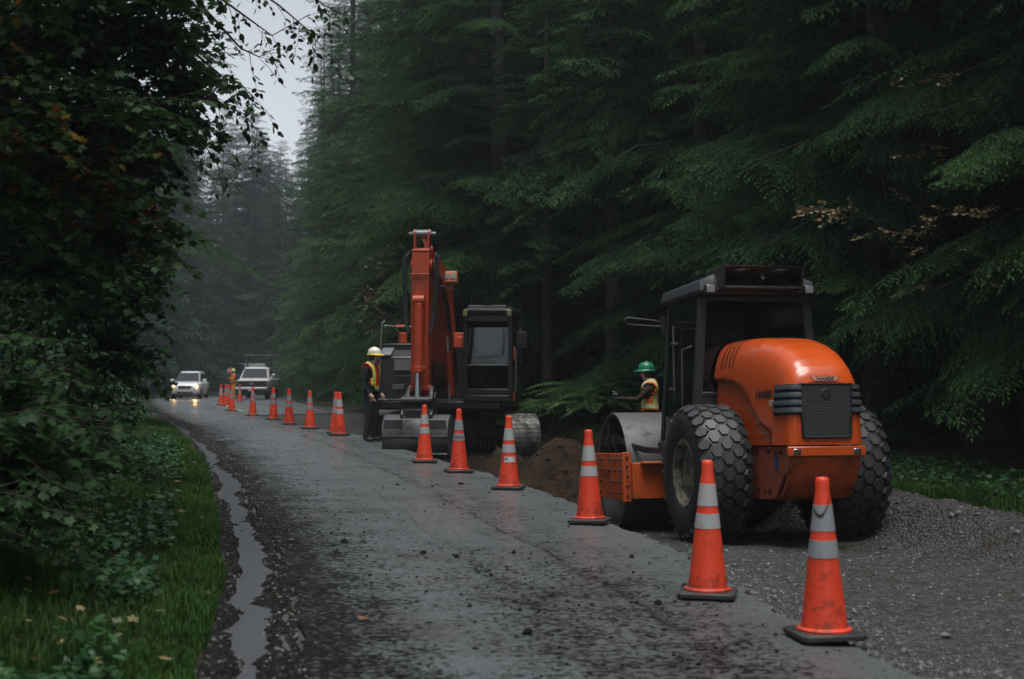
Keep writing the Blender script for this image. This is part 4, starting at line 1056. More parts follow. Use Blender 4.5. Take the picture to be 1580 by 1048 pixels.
# badge over the grille: winged plate and letters
def on_slope(u, v, lift=.004):
    z = 1.738 + v * .92; y = float(np.interp(z, [1.72, 1.785, 1.865, 1.955], [-1.475, -1.45, -1.40, -1.30])); return (u, y - lift, z + lift * .5)
mb = MB()
wing = [(-.165, .033), (-.10, .030), (-.045, .030), (-.018, .040), (.018, .040), (.045, .030), (.10, .030), (.165, .033), (.115, -.030), (.03, -.030), (.018, -.038), (-.018, -.038), (-.03, -.030), (-.115, -.030)]
o_ = [on_slope(a, b_, .004) for a, b_ in wing]; i_ = [on_slope(a * .955, b_ * .84, .006) for a, b_ in wing]; ni = len(wing)
mb.mat(0).add(o_, [tuple(range(ni - 1, -1, -1))]); mb.mat(1).add(i_, [tuple(range(ni - 1, -1, -1))])
mb.build('badge', [M_INK, plain('badge_silver', (.42, .17, .12), .35)], hood, smooth=0, fix=False)
lettering('badge_lettering', 'HAMM', .062, M_INK, hood, lambda u, v: on_slope(u * 1.05, v, .009), bold=.0022)
def on_side(u, v): 
    y = -.905 - u; z = 1.60 + v - u * .02; return (-float(hhw(y, z)) - .006, y, z)
lettering('side_lettering', 'HAMM', .135, M_INK, hood, on_side, shear=.25, bold=.003, space=.9)
mb = MB()
pt = lambda y, z, l: (-float(hhw(y, z)) - l, y, z)
mb.mat(0).quad(pt(-1.06, 1.475, .004), pt(-1.145, 1.475, .004), pt(-1.145, 1.535, .004), pt(-1.06, 1.535, .004))
for k in range(3): mb.mat(1).quad(pt(-1.07, 1.487 + .016 * k, .006), pt(-1.135, 1.487 + .016 * k, .006), pt(-1.135, 1.493 + .016 * k, .006), pt(-1.07, 1.493 + .016 * k, .006))
mb.build('sticker', [plain('sticker_white', (.55, .55, .53), .5), M_INK], hood, smooth=0, fix=False)
mb = MB(); mb.lathe([(.032, 0), (.035, .012), (.018, .02), (0, .02)], 12, c=(-.12, -.55, float(hZ(-.55)) - .01)); mb.build('hood_cap', M_BLACK, hood)

# ---- rear frame under the hood
def wq(y): return float(np.interp(y, [-1.47, -1.0, -.5, .6], [.385, .40, .42, .46]))
mb = MB()
for sx in (-1, 1):
    prof = [(.6, 1.055), (.6, .50), (-.55, .50), (-.92, .50), (-1.06, .53), (-1.18, .66), (-1.27, .76), (-1.36, .80), (-1.42, .84), (-1.43, .90), (-1.43, 1.055)]
    a = [(sx * wq(y), y, z) for y, z in prof]; b_ = [(sx * (wq(y) - .03), y, z) for y, z in prof]; k = len(prof)
    mb.add(a + b_, [(i, (i + 1) % k, k + (i + 1) % k, k + i) for i in range(k)] + [tuple(range(k - 1, -1, -1)), tuple(range(k, 2 * k))])
rf = mb.build('rear_frame', M_RUSTRED, roller, bevel=.006)
mb = MB()
for y, z, r_ in ((-.62, .62, .018), (-.62, .98, .014), (-1.1, .98, .016), (-1.22, .99, .016), (-.8, .58, .014)): mb.cyl((-wq(y) - .016, y, z), (-wq(y) + .01, y, z), r_, n=8)
mb.box((-.409, -.93, .585), (.02, .05, .05)); mb.build('bolt', M_BLACK, rf)
mb = MB(); mb.box((-.4045, -1.10, .885), (.006, .07, .13)); mb.build('label_plate', plain('label_blue', (.03, .09, .22), .4), rf)
mb = MB(); mb.box((-.4045, -.88, 1.0), (.006, .13, .045)); mb.build('stencil_mark', M_INK, rf)
mb = MB(); mb.box((0, -1.455, 1.005), (.84, .055, .10)); bp = mb.build('rear_bumper', M_ORANGE, roller, bevel=.010)
mb = MB()
for sx in (-1, 1):
    mb.box((sx * .325, -1.487, 1.005), (.085, .012, .05))
lp = mb.build('tail_lamp_bracket', M_CHROME, bp, bevel=.004)
for sx in (-1, 1):
    mb = MB(); mb.cyl((sx * .325 - .018, -1.50, 1.005), (sx * .325 - .018, -1.49, 1.005), .014, n=10); mb.cyl((sx * .325 + .018, -1.50, 1.005), (sx * .325 + .018, -1.49, 1.005), .014, n=10); mb.build('tail_lamp', M_INK, bp)
mb = MB()
mb.loft([[(-.375, y, z), (.375, y, z), (.375, y + .05, z), (-.375, y + .05, z)] for y, z in ((-1.44, .952), (-1.43, .90), (-1.34, .70), (-1.20, .56), (-1.0, .50))])
mb.build('sloping_tail_plate', M_ORANGE_DIRTY, roller, smooth=30)
mb = MB(); mb.cyl((-.55, 0, .765), (.55, 0, .765), .17, n=20); mb.box((0, 0, .74), (.5, .5, .46)); mb.box((0, .3, .85), (.66, 1.9, .34)); mb.box((0, 1.25, .72), (.9, .9, .5)); mb.box((0, 1.75, .62), (.4, .5, .3))
mb.build('axle_housing', M_BLACK, roller, bevel=.02)

# ---- drum and its frame
mb = MB()
mb.lathe([(.70, -.72), (.715, -1.06), (.745, -1.07), (.75, -1.06), (.75, 1.06), (.745, 1.07), (.715, 1.06), (.70, .72)], 72, c=(0, 2.95, .75), axis='x')
dr = mb.build('drum', M_DRUM, roller, smooth=40)
mb = MB()
for sx in (-1, 1): mb.cyl((sx * .70, 2.95, .75), (sx * .74, 2.95, .75), .70, n=40); mb.cyl((sx * .7, 2.95, .75), (sx * 1.12, 2.95, .75), .2, n=24); mb.cyl((sx * .74, 2.95, .75), (sx * .80, 2.95, .75), .42, n=32)
mb.build('drum_hub', M_BLACK, dr, smooth=40)
mb = MB()
for sx in (-1, 1):
    mb.prism([(2.02, .40), (2.02, .93), (2.08, .975), (3.72, .975), (3.88, .88), (3.88, .52), (3.75, .40)], min(sx * 1.13, sx * 1.175), max(sx * 1.13, sx * 1.175))
    mb.prism([(1.97, .38), (2.03, .38), (2.03, .99), (1.97, .99)], min(sx * 1.09, sx * 1.20), max(sx * 1.09, sx * 1.20))
mb.box((0, 1.93, .64), (2.2, .12, .44)); mb.box((0, 3.92, .66), (2.34, .08, .36)); mb.box((0, 1.85, .86), (2.0, .2, .03))
mb.mat(1)
for y in (2.16, 2.40, 2.64, 3.1, 3.4, 3.68):
    for z in (.48, .62, .76, .90):
        mb.cyl((-1.20, y, z), (-1.17, y, z), .020, n=6)
for z in (.46, .58, .70, .82, .93): mb.cyl((-1.145, 1.945, z), (-1.145, 1.97, z), .018, n=6)
for x in (-.9, -.7, -.5): mb.box((x, 1.93, .395), (.07, .06, .06))
df = mb.build('drum_frame', [paint('scraped_orange_paint', (.50, .080, .012), .38, (.035, .025, .018), .75, 2.6, lo=.5, hi=.7), M_BLACK], roller, bevel=.006)
lettering('number_marking', '3410', .16, M_INK, df, lambda u, v: (-1.178, 2.86 - u, .70 + v), bold=.002)
mb = MB()
for k in range(4):
    o1 = .028 * k
    mb.tube([(-1.05, 3.25 - .2 * k, 1.06 + o1), (-1.08, 2.9, 1.12 + o1 * .8), (-1.06, 2.62, 1.11 + o1 * .7), (-1.0, 2.35, 1.06 + o1 * .4), (-.9, 2.05, 1.0 + o1 * .5), (-.7, 1.7, .98 + o1 * .4), (-.4, 1.4, .95)], .019, 7)
for y, z in ((2.98, 1.14), (2.70, 1.14)): mb.box((-1.08, y, z), (.09, .05, .17)); mb.box((-1.08, y, 1.02), (.03, .03, .12))
mb.box((-1.10, 2.99, 1.28), (.025, .025, .22)); mb.cyl((-1.1, 3.15, 1.06), (-1.1, 3.15, 1.2), .03, n=8); mb.box((-1.08, 3.05, 1.1), (.1, .2, .05))
mb.build('hydraulic_hose', M_HOSE, roller)

# ---- cab
cab_m = MB()
FX, RX, TX = .72, .72, .62      # half widths: floor front, floor rear, roof
Y0, Y1 = .60, 1.86
Z0, Z1, Z2 = 1.12, 1.62, 2.80
def cx(z): return np.interp(z, [1.0, 2.80], [.81, .68])
def post(mb, y, sx, w, dp, z0, z1):
    a, b_ = sx * cx(z0), sx * cx(z1)
    for_ = []
    for z, x in ((z0, a), (z1, b_)):
        for_ += [(x - sx * w, y, z), (x, y, z), (x, y + dp, z), (x - sx * w, y + dp, z)]
    mb.hexa(for_)
for sx in (-1, 1):
    post(cab_m, Y0, sx, .10, .09, 1.12, 2.80); post(cab_m, Y1 - .05, sx, .055, .05, 1.12, 2.80)
cab_m.box((0, (Y0 + Y1) / 2, 1.09), (1.58, Y1 - Y0, .07)); cab_m.box((0, Y0 + .035, 1.38), (1.36, .05, .52)); cab_m.box((0, Y0 + .03, 1.66), (1.36, .06, .05)); cab_m.box((0, Y0 + .03, 2.77), (1.2, .06, .06))
cab_m.box((0, Y1 - .03, 1.3), (1.3, .04, .36))
cab_m.prism([(1.86, 1.12), (1.90, 1.08), (1.55, .80), (1.0, .80), (.8, .95), (.62, 1.0), (.62, 1.12)], -.83, -.77); cab_m.prism([(1.86, 1.12), (1.90, 1.08), (1.55, .80), (1.0, .80), (.8, .95), (.62, 1.0), (.62, 1.12)], .77, .83)
cab_m.box((0, 1.2, .98), (1.4, 1.0, .14))
cab = cab_m.build('cab', M_DKGREY, roller, bevel=.010)
def pane(a, b_, c_, d_, th=.006):
    v = [Vector(p) for p in (a, b_, c_, d_)]; nn = (v[1] - v[0]).cross(v[3] - v[0]).normalized() * th; mb = MB()
    mb.hexa([v[0], v[1], v[2], v[3], v[0] + nn, v[1] + nn, v[2] + nn, v[3] + nn]); return mb.build('window', M_PANE, cab, smooth=0)
yb = Y0 + .02
pane((-cx(1.69) + .102, yb, 1.685), (cx(1.69) - .102, yb, 1.685), (cx(2.73) - .102, yb, 2.735), (-cx(2.73) + .102, yb, 2.735))
pane((-cx(1.2) + .02, Y1 - .02, 1.49), (cx(1.2) - .02, Y1 - .02, 1.49), (cx(2.75) - .06, Y1 - .02, 2.78), (-cx(2.75) + .06, Y1 - .02, 2.78))
for sx in (-1, 1):
    a = (sx * (cx(1.2) - .02), Y0 + .10, 1.14); b_ = (sx * (cx(1.2) - .02), Y1 - .055, 1.14); c_ = (sx * (cx(2.78) - .02), Y1 - .055, 2.79); d_ = (sx * (cx(2.78) - .02), Y0 + .10, 2.79)
    pane(a, b_, c_, d_)
mb = MB()
mb.tube([(-.76, .73, 1.35), (-.87, .73, 1.37), (-.865, .73, 2.18), (-.74, .73, 2.22)], .015, 8)
mb.build('grab_handle', M_BLACK, cab)
mb = MB()
for z in (1.75, 2.30): mb.box((-cx(z) - .01, 1.42, z), (.04, .10, .035)); mb.cyl((-cx(z) - .03, 1.50, z), (-cx(z) - .03, 1.34, z), .012, n=6)
mb.box((-cx(2.05) - .004, 1.45, 2.05), (.015, .03, .95)); mb.build('door_hinge', M_STEEL, cab)
# roof with the cooling unit over the rear window
rm_ = MB()
rm_.loft([[(-.70, .52, 2.81), (.70, .52, 2.81), (.70, 2.0, 2.81), (-.70, 2.0, 2.81)], [(-.72, .50, 2.85), (.72, .50, 2.85), (.72, 2.04, 2.85), (-.72, 2.04, 2.85)], [(-.69, .54, 2.97), (.69, .54, 2.97), (.69, 2.0, 2.97), (-.69, 2.0, 2.97)], [(-.50, .62, 3.06), (.50, .62, 3.06), (.50, 1.85, 3.03), (-.50, 1.85, 3.03)]])
roof = rm_.build('cab_roof', M_DKGREY, roller, bevel=.012)
mb = MB()
for sx in (-1, 1): mb.prism([(.28, 3.115), (.95, 3.10), (.95, 2.86), (.34, 2.85)], sx * .475 - .012, sx * .475 + .012)
mb.prism([(.27, 3.118), (.95, 3.105), (.95, 3.085), (.29, 3.095)], -.487, .487)
mb.prism([(.29, 3.092), (.55, 2.95), (.58, 2.97), (.32, 3.094)], -.463, .463)
mb.prism([(.33, 2.86), (.33, 2.885), (.55, 2.952), (.95, 2.95), (.95, 2.86)], -.463, .463)
mb.box((0, .45, 2.985), (.045, .22, .16), (R(-28), 0, 0))
cu_ = mb.build('cooling_unit', M_DKGREY, roof, bevel=.005)
for x in (-.235, .235):
    mb = MB(); cc = Vector((x, .415, 3.018)); ax = Vector((0, -.48, -.87)).normalized(); sv = Vector((1, 0, 0)); tv = ax.cross(sv)
    for r_ in (.20, .165, .13, .095, .06): 
        mb.tube([cc + ax * .012 + sv * (r_ * math.cos(q * PI / 10)) + tv * (r_ * .72 * math.sin(q * PI / 10)) for q in range(21)], .006, 5)
    for q in range(5):
        a = q * 2 * PI / 5; mb.tube([cc + ax * .005, cc + ax * .006 + sv * (.18 * math.cos(a)) + tv * (.13 * math.sin(a))], [.02, .03], 4)
    mb.cyl(cc + ax * .0, cc + ax * .02, .035, n=12); mb.build('cooling_fan', M_TRIMBLK, roof)
for x, y in ((-.60, .46), (.60, .46)):
    mb = MB(); mb.box((x, y, 2.86), (.125, .07, .115)); mb.box((x, y + .03, 2.82), (.03, .05, .06)); wl = mb.build('work_lamp', M_TRIMBLK, roof, bevel=.012)
    mb = MB(); mb.box((x, y - .037, 2.865), (.095, .008, .08)); mb.build('lens', M_LENS, roof, bevel=.004)
mb = MB()
mb.tube([(-.68, 1.9, 2.60), (-.80, 1.93, 2.62), (-1.17, 1.95, 2.66), (-1.21, 1.95, 2.635), (-1.17, 1.95, 2.575), (-.80, 1.93, 2.55), (-.70, 1.9, 2.55)], .013, 8)
mb.box((-.70, 1.92, 2.56), (.09, .05, .22)); mb.build('mirror_bracket', M_BLACK, roller, bevel=.006)
mb = MB(); mb.lathe([(0, -.03), (.07, -.02), (.085, 0), (.08, .025), (0, .03)], 20, c=(0, 0, 0), axis='z'); lo_ = mb.build('service_lamp', M_LENS, roller, smooth=60); lo_.location = (-.68, .92, 1.17); lo_.rotation_euler = (R(50), R(-20), 0)
mb = MB(); mb.tube([(.60, .58, 1.95), (.60, .50, 1.97), (.60, .48, 2.08), (.60, .52, 2.14), (.73, .52, 2.14), (.745, .49, 2.08), (.745, .5, 1.95)], .022, 8); mb.build('side_rail', M_STEEL, roller)
mb = MB(); mb.box((0, 1.05, 1.36), (.52, .50, .14)); mb.box((0, .82, 1.72), (.50, .12, .66), (R(8), 0, 0)); mb.box((0, .80, 2.12), (.28, .09, .2)); mb.box((0, 1.05, 1.2), (.3, .3, .2)); mb.build('seat', M_SEAT, roller, bevel=.03)
mb = MB(); mb.box((0, 1.68, 1.42), (.4, .22, .55)); mb.lathe([(.18, -.012), (.195, 0), (.18, .012), (.165, 0)], 24, c=(0, 1.52, 1.80), close=True); mb.cyl((0, 1.64, 1.5), (0, 1.52, 1.8), .03); mb.build('steering_console', M_TRIMBLK, roller, bevel=.01)
# a hi-vis vest left hanging inside the cab
mb = MB(); vv = lambda x, y, z: roller.matrix_basis @ Vector((x, y, z))
mb.loft([[vv(-.50 + a, .74 + b_, z) for a, b_ in ((-.05, 0), (.0, -.03), (.05, 0), (.01, .02))] for z in (1.60, )] + [[vv(-.47 + a * s + .02 * math.sin(z * 30), .74 + b_ * s, z) for a, b_ in ((-.05, 0), (.0, -.03), (.05, 0), (.01, .02))] for z, s in ((1.66, 1.3), (1.71, 1.1), (1.76, 1.0), (1.80, .5))])
o = mb.build('safety_vest', plain('hi_vis_lime', (.30, .42, .06), .7), smooth=60)
props(o, 'lime safety vest hanging inside the roller cab behind the rear window', 'vest')

for o in kids(roller):
    if o.name.split('.')[0] in ('cab', 'cab_roof', 'seat', 'steering_console', 'mirror_bracket', 'service_lamp', 'side_rail'): o.location.x += .055
# ------------------------------------------------------------------ traffic cones
def cone_mat(name, seed, fade=0.0):
    t = NT(name); c = t.coord('Object'); oi = t.new('ShaderNodeObjectInfo')
    ad = t.new('ShaderNodeVectorMath', operation='ADD'); t.l.new(c, ad.inputs[0]); t.l.new(oi.outputs['Random'], ad.inputs[1])
    sc = t.new('ShaderNodeVectorMath', operation='SCALE'); t.l.new(oi.outputs['Random'], sc.inputs[0]); sc.inputs['Scale'].default_value = 40.0
    t.l.new(sc.outputs[0], ad.inputs[1])
    n = t.noise(ad.outputs[0], 7, 6, .7); g = t.noise(ad.outputs[0], 28, 4, .7)
    z = t.sep(c)[2]
    low = t.ramp(z, [(0.0, .22), (.25, .06), (.6, 0)])
    f = t.ramp(t.math('ADD', t.math('MULTIPLY', n, .7), t.math('ADD', t.math('MULTIPLY', g, .35), low)), [(.60, 0), (.76, .75)])
    return t, f, oi
t, f, oi = cone_mat('cone_orange', 0)
base = t.mix(t.math('MULTIPLY', oi.outputs['Random'], .6), (.66, .058, .022), (.58, .040, .018))
t.set(col=t.mix(f, base, (.10, .022, .014)), rough=.42, spec=.4)
t.b.inputs['Subsurface Weight'].default_value = 0.0
M_CONE = t.m
t, f, oi = cone_mat('cone_reflective', 1); t.set(col=t.mix(f, (.33, .335, .335), (.07, .068, .062)), rough=.4, spec=.5); M_BAND = t.m
t, f, oi = cone_mat('cone_grey_band', 1); t.set(col=t.mix(f, (.22, .23, .24), (.05, .05, .05)), rough=.45, spec=.4); M_BANDG = t.m
t, f, oi = cone_mat('cone_base_rubber', 2); t.set(col=t.mix(f, (.010, .010, .011), (.04, .038, .035)), rough=.5); M_CBASE = t.m
def cone_r(z): return float(np.interp(z, [.04, .86], [.134, .039]))
def cone_meshes():
    out = {}
    mb = MB(); mb.lathe([(.158, .036), (.158, .05), (cone_r(.06) + .004, .062), (cone_r(.1), .10), (cone_r(.30), .30), (cone_r(.46), .46), (cone_r(.80), .80), (.043, .815), (.040, .83), (.040, .885), (.036, .905), (.030, .910), (.026, .905), (.024, .86)], 32)
    out['body'] = mb.build('b', M_CONE, smooth=40)
    mb = MB(); q = .185
    def sq(s, z, k=.03): return [(x * s, y * s, z) for x, y in ((-1, -1 + k / s), (-1 + k / s, -1), (1 - k / s, -1), (1, -1 + k / s), (1, 1 - k / s), (1 - k / s, 1), (-1 + k / s, 1), (-1, 1 - k / s))]
    mb.loft([sq(q + .004, .004), sq(q + .006, .012), sq(q + .004, .030), sq(q - .008, .038)])
    for sx in (-1, 1):
        for sy in (-1, 1): mb.box((sx * .14, sy * .14, .002), (.06, .06, .01))
    out['base'] = mb.build('b', M_CBASE, smooth=40)
    for nm, z0, z1 in (('lower_band', .455, .555), ('upper_band', .605, .755)):
        mb = MB(); mb.lathe([(cone_r(z0) - .004, z0), (cone_r(z0) + .0025, z0 + .001), (cone_r(z1) + .0025, z1 - .001), (cone_r(z1) - .004, z1)], 32); out[nm] = mb.build('b', M_BAND, smooth=40)
    return out
CM = cone_meshes(); CMd = {k: o.data for k, o in CM.items()}
for o in CM.values(): bpy.data.objects.remove(o)
CMg = {}
for k in ('lower_band', 'upper_band'):
    m = CMd[k].copy(); m.materials.clear(); m.materials.append(M_BANDG); CMg[k] = m
# px, py of the base, height in px, label, grey bands?, lean, extra
CONES = [(1272, 985, 245, 'nearest traffic cone, dark grey bands with a black scuff under its tip', 1, -.5, 'scuff'),
         (1092, 903, 208, 'second nearest traffic cone, standing in front of the big roller tyre', 0, 0, ''),
         (910, 799, 142, 'traffic cone with yellowed peeling bands beside the roller drum frame', 0, -1.0, ''),
         (785, 744, 112, 'traffic cone with a white printed sticker below its bands', 0, 0, 'sticker'),
         (708, 727, 97, 'traffic cone with a dark scribble on its lower band beside the trench', 1, 0, 'scribble'),
         (655, 711, 88, 'traffic cone standing in front of the excavator bucket', 0, 0, ''),
         (524, 666, 66, 'front cone of the overlapping pair left of the white-helmeted worker', 0, 0, ''),
         (517, 664, 64, 'cone half hidden behind another in the pair left of the white-helmeted worker', 1, 1.5, ''),
         (478, 659, 59, 'traffic cone alone just left of the overlapping pair', 1, 0, ''),
         (446, 653.5, 54.5, 'traffic cone with a black smudge on its orange flank, before the pickup', 1, 0, 'smudge'),
         (422, 645.5, 49, 'traffic cone with a crooked band in front of the pickup headlamp', 1, 0, ''),
         (390, 639, 44, 'traffic cone in front of the pickup grille', 1, 0, ''),
         (357.5, 633, 38.5, 'traffic cone at the end of the yellow line, in front of the flagger', 1, 0, ''),
         (348.5, 625.5, 32, 'middle far cone beside the yellow line left of the flagger', 1, 0, ''),
         (341, 622.5, 31.5, 'leftmost far cone with whitish bands, next to the yellow line', 0, 0, ''),
         (352.5, 621, 29, 'farthest slim cone half hidden between its neighbours and the flagger', 1, 0, ''),
         (370, 617, 27, 'far cone almost hidden beside the pickup front wheel', 1, 0, '')]
for px, py, h, lb, grey, lean, ex in CONES:
    d = FPX * .91 / h; v = at(px, py, d); z = float(ZR(v.y)) + .010
    e = empty('traffic_cone', lb, 'traffic cone', (v.x, v.y, z), (R(lean * .5), R(lean), random.uniform(-.35, .35)), 'orange cones along the edge of the excavation')
    link('cone_body', CMd['body'], None, e); link('base', CMd['base'], None, e)
    for k in ('lower_band', 'upper_band'): link('reflective_band', (CMg if grey else CMd)[k], None, e)
    yaw = -e.rotation_euler.z - math.atan2(v.x, v.y)   # turn decals to the road
    def on_cone(u, w, lift=.004):
        a = -PI / 2 + u / cone_r(w) + yaw; r_ = cone_r(w) + lift; return (r_ * math.cos(a), r_ * math.sin(a), w)
    if ex == 'sticker':
        mb = MB()
        for i in range(4): mb.mat(0).quad(on_cone(-.055 + .035 * i, .335), on_cone(-.02 + .035 * i, .335), on_cone(-.02 + .035 * i, .405), on_cone(-.055 + .035 * i, .405))
        for w0, u0 in ((.345, -.04), (.362, -.01), (.378, -.01), (.39, -.01)):
            mb.mat(1).quad(on_cone(u0, w0, .006), on_cone(.07, w0, .006), on_cone(.07, w0 + .007, .006), on_cone(u0, w0 + .007, .006))
        mb.mat(1).quad(on_cone(-.045, .365, .006), on_cone(-.022, .365, .006), on_cone(-.022, .39, .006), on_cone(-.045, .39, .006))
        mb.build('sticker', [plain('sticker_paper', (.5, .5, .48), .5), M_INK], e, smooth=0, fix=False)
    if ex in ('scribble', 'smudge', 'scuff'):
        mb = MB(); rr = random.Random(4)
        if ex == 'scuff': path = [(-.055 + .012 * i, .735 - .09 * math.sin(i * .35) ** 1 + .012 * i, ) for i in range(9)]; wd = .009
        elif ex == 'scribble': path = [(-.06 + .012 * i, .505 + .014 * math.sin(i * 1.9)) for i in range(11)]; wd = .007
        else: path = [(.01 + .012 * math.sin(i * 2.1), .34 + .016 * i + .01 * math.cos(i * 3)) for i in range(8)]; wd = .016
        for i in range(len(path) - 1):
            (u0, w0), (u1, w1) = path[i], path[i + 1]; mb.quad(on_cone(u0, w0 - wd, .0055), on_cone(u1, w1 - wd, .0055), on_cone(u1, w1 + wd, .0055), on_cone(u0, w0 + wd, .0055))
        mb.build('scuff_mark', M_INK, e, smooth=0, fix=False)
# ------------------------------------------------------------------ the excavator (upper body faces local +y)
M_ZORANGE = paint('excavator_red_orange', (0.33, 0.036, 0.007), 0.45, (0.03, 0.012, 0.008), 0.5, 2.2, lo=.45, hi=.7)
M_ZDARK = paint('excavator_dark_body', (0.009, 0.011, 0.013), 0.40, (0.018, 0.016, 0.014), 0.5, 3)
M_TRACK = paint('worn_track_steel', (0.26, 0.25, 0.235), 0.5, (0.030, 0.024, 0.018), 0.85, 5, metal=.3, lo=.42, hi=.62)
M_BUCKET = paint('scraped_bucket_steel', (0.095, 0.10, 0.105), 0.42, (0.030, 0.025, 0.021), 0.85, 2.6, metal=.35, lo=.42, hi=.64)
M_SHOE = paint('muddy_track_shoe', (.035, .031, .027), .6, (.012, .010, .008), .8, 5)
EXC = Vector((-1.30, 29.6, -.31))
exc = empty('excavator', 'red orange excavator with a dark cab and folded boom working beside the trench', 'excavator', EXC, (0, 0, R(172.5)))
und = R(196 - 172.5)
def rot2(x, y, a): return (x * math.cos(a) - y * math.sin(a), x * math.sin(a) + y * math.cos(a))
# tracks
def track(sx):
    c0 = bpy.data.objects.new('crawler_track', None); COL.objects.link(c0); c0.parent = exc; c0.rotation_euler = (0, 0, und)
    x0 = sx * 1.06; hw = .31
    L, rad = 1.55, .40; path = []
    n = 16
    for k in range(n): a = -PI / 2 + PI * k / n; path.append((L + rad * math.cos(a), .44 + rad * math.sin(a), a))
    m = 20
    for k in range(m): path.append((L - 2 * L * k / m, .84 - .03 * math.sin(PI * k / m), PI / 2))
    for k in range(n): a = PI / 2 + PI * k / n; path.append((-L + rad * math.cos(a), .44 + rad * math.sin(a), a))
    for k in range(m): path.append((-L + 2 * L * k / m, .04, -PI / 2))
    mb = MB()
    for i, (y, z, a) in enumerate(path):
        nx = path[(i + 1) % len(path)]; t_ = Vector((0, nx[0] - y, nx[1] - z)); ln = t_.length; t_.normalize(); nr = Vector((0, t_.z, -t_.y)); c_ = Vector((x0, (y + nx[0]) / 2, (z + nx[1]) / 2))
        ex = Vector((1, 0, 0)); mb.hexa([c_ + ex * a1 + t_ * b1 + nr * c1 for c1 in (-.02, .012) for a1, b1 in ((-hw, -ln * .49), (hw, -ln * .49), (hw, ln * .49), (-hw, ln * .49))])
        mb.mat(1)
        for off in (-.30, .06, .40):
            mb.hexa([c_ + ex * a1 + t_ * (b1 + off * ln) + nr * c1 for c1 in (.010, .052) for a1, b1 in ((-hw, -.011), (hw, -.011), (hw, .011), (-hw, .011))])
        mb.mat(0)
    mb.build('track_shoes', [M_SHOE, M_TRACK], c0, smooth=0)
    mb = MB(); mb.box((x0, 0, .45), (.30, 2.6, .26)); mb.cyl((x0 - .17, L, .44), (x0 + .17, L, .44), .36, n=28); mb.cyl((x0 - .19, L, .44), (x0 + .19, L, .44), .12, n=16); mb.cyl((x0 - .15, -L, .44), (x0 + .15, -L, .44), .36, n=24)
    for k in range(7): mb.cyl((x0 - .2, -1.1 + .37 * k, .17), (x0 + .2, -1.1 + .37 * k, .17), .13, n=14)
    mb.build('track_frame', M_BLACK, c0, bevel=.01)
track(-1); track(1)
mb = MB(); mb.box((0, 0, .58), (1.6, 1.5, .36)); mb.cyl((0, 0, .7), (0, 0, .98), .62, n=32); o = mb.build('undercarriage', M_BLACK, exc, bevel=.02); o.rotation_euler = (0, 0, und)
# upper body
mb = MB()
mb.box((0, -.25, 1.06), (2.5, 3.0, .16))
mb.box((.85, -.5, 1.72), (.86, 2.4, 1.16)); mb.box((0, -1.35, 1.72), (2.5, .95, 1.16))
mb.loft([[(.46, .70, 1.15), (1.27, .70, 1.15), (1.27, .70, 2.18), (.46, .70, 2.18)], [(.46, 1.12, 1.15), (1.27, 1.12, 1.15), (1.27, 1.0, 2.02), (.46, 1.0, 2.02)]])
mb.loft([[(-1.25, -1.82, 1.1), (1.25, -1.82, 1.1), (1.25, -1.82, 2.2), (-1.25, -1.82, 2.2)], [(-1.0, -2.1, 1.15), (1.0, -2.1, 1.15), (1.0, -2.1, 2.1), (-1.0, -2.1, 2.1)]])
body = mb.build('upper_body', M_ZDARK, exc, bevel=.025)
mb = MB(); mb.box((.72, 1.115, 1.86), (.42, .012, .22), (R(7.5), 0, 0)); mb.build('grey_panel', plain('grey_access_panel', (.10, .105, .11), .4), body, bevel=.004)
mb = MB(); mb.box((.84, 1.135, 1.42), (.24, .012, .10)); mb.box((.62, 1.13, 1.64), (.62, .012, .014)); mb.build('access_cover', M_STEEL, body, bevel=.003)
mb = MB(); mb.hexa([Vector(p) for p in ((1.02, .70, 2.19), (1.25, .70, 2.19), (1.25, 1.04, 2.05), (1.02, 1.04, 2.05), (1.02, .70, 2.215), (1.25, .70, 2.215), (1.25, 1.04, 2.075), (1.02, 1.04, 2.075))]); mb.build('bonnet_edge', plain('pale_edge_metal', (.16, .17, .18), .3), body)  # plate paler than the dark body under it
mb = MB(); mb.box((.95, .2, 2.42), (.16, .16, .22)); mb.box((.96, .35, 2.66), (.22, .05, .05)); mb.build('orange_beacon_box', paint('bright_orange_box', (.70, .10, .02), .4), body, bevel=.01)
mb = MB()
mb.tube([(1.24, 1.0, 1.2), (1.24, 1.02, 2.1), (1.22, .95, 2.70), (1.20, .80, 2.76)], .018, 8)
mb.tube([(.45, .9, 2.62), (1.18, .9, 2.66), (1.2, .1, 2.66), (.5, .1, 2.66)], .016, 8); mb.tube([(.50, .9, 2.2), (.5, .9, 2.64)], .016, 8); mb.tube([(.98, .3, 2.2), (1.0, .3, 2.5), (1.08, .28, 2.62)], .012, 6)
mb.tube([(.43, 1.25, 1.1), (.43, 1.22, 2.1), (.46, 1.2, 2.3)], .018, 8); mb.tube([(-.22, 1.25, 1.1), (-.22, 1.22, 2.15), (-.20, 1.2, 2.25)], .018, 8)
mb.tube([(.45, 1.15, 1.17), (1.3, 1.15, 1.17)], .02, 8)
mb.build('handrail', M_STEEL, body)
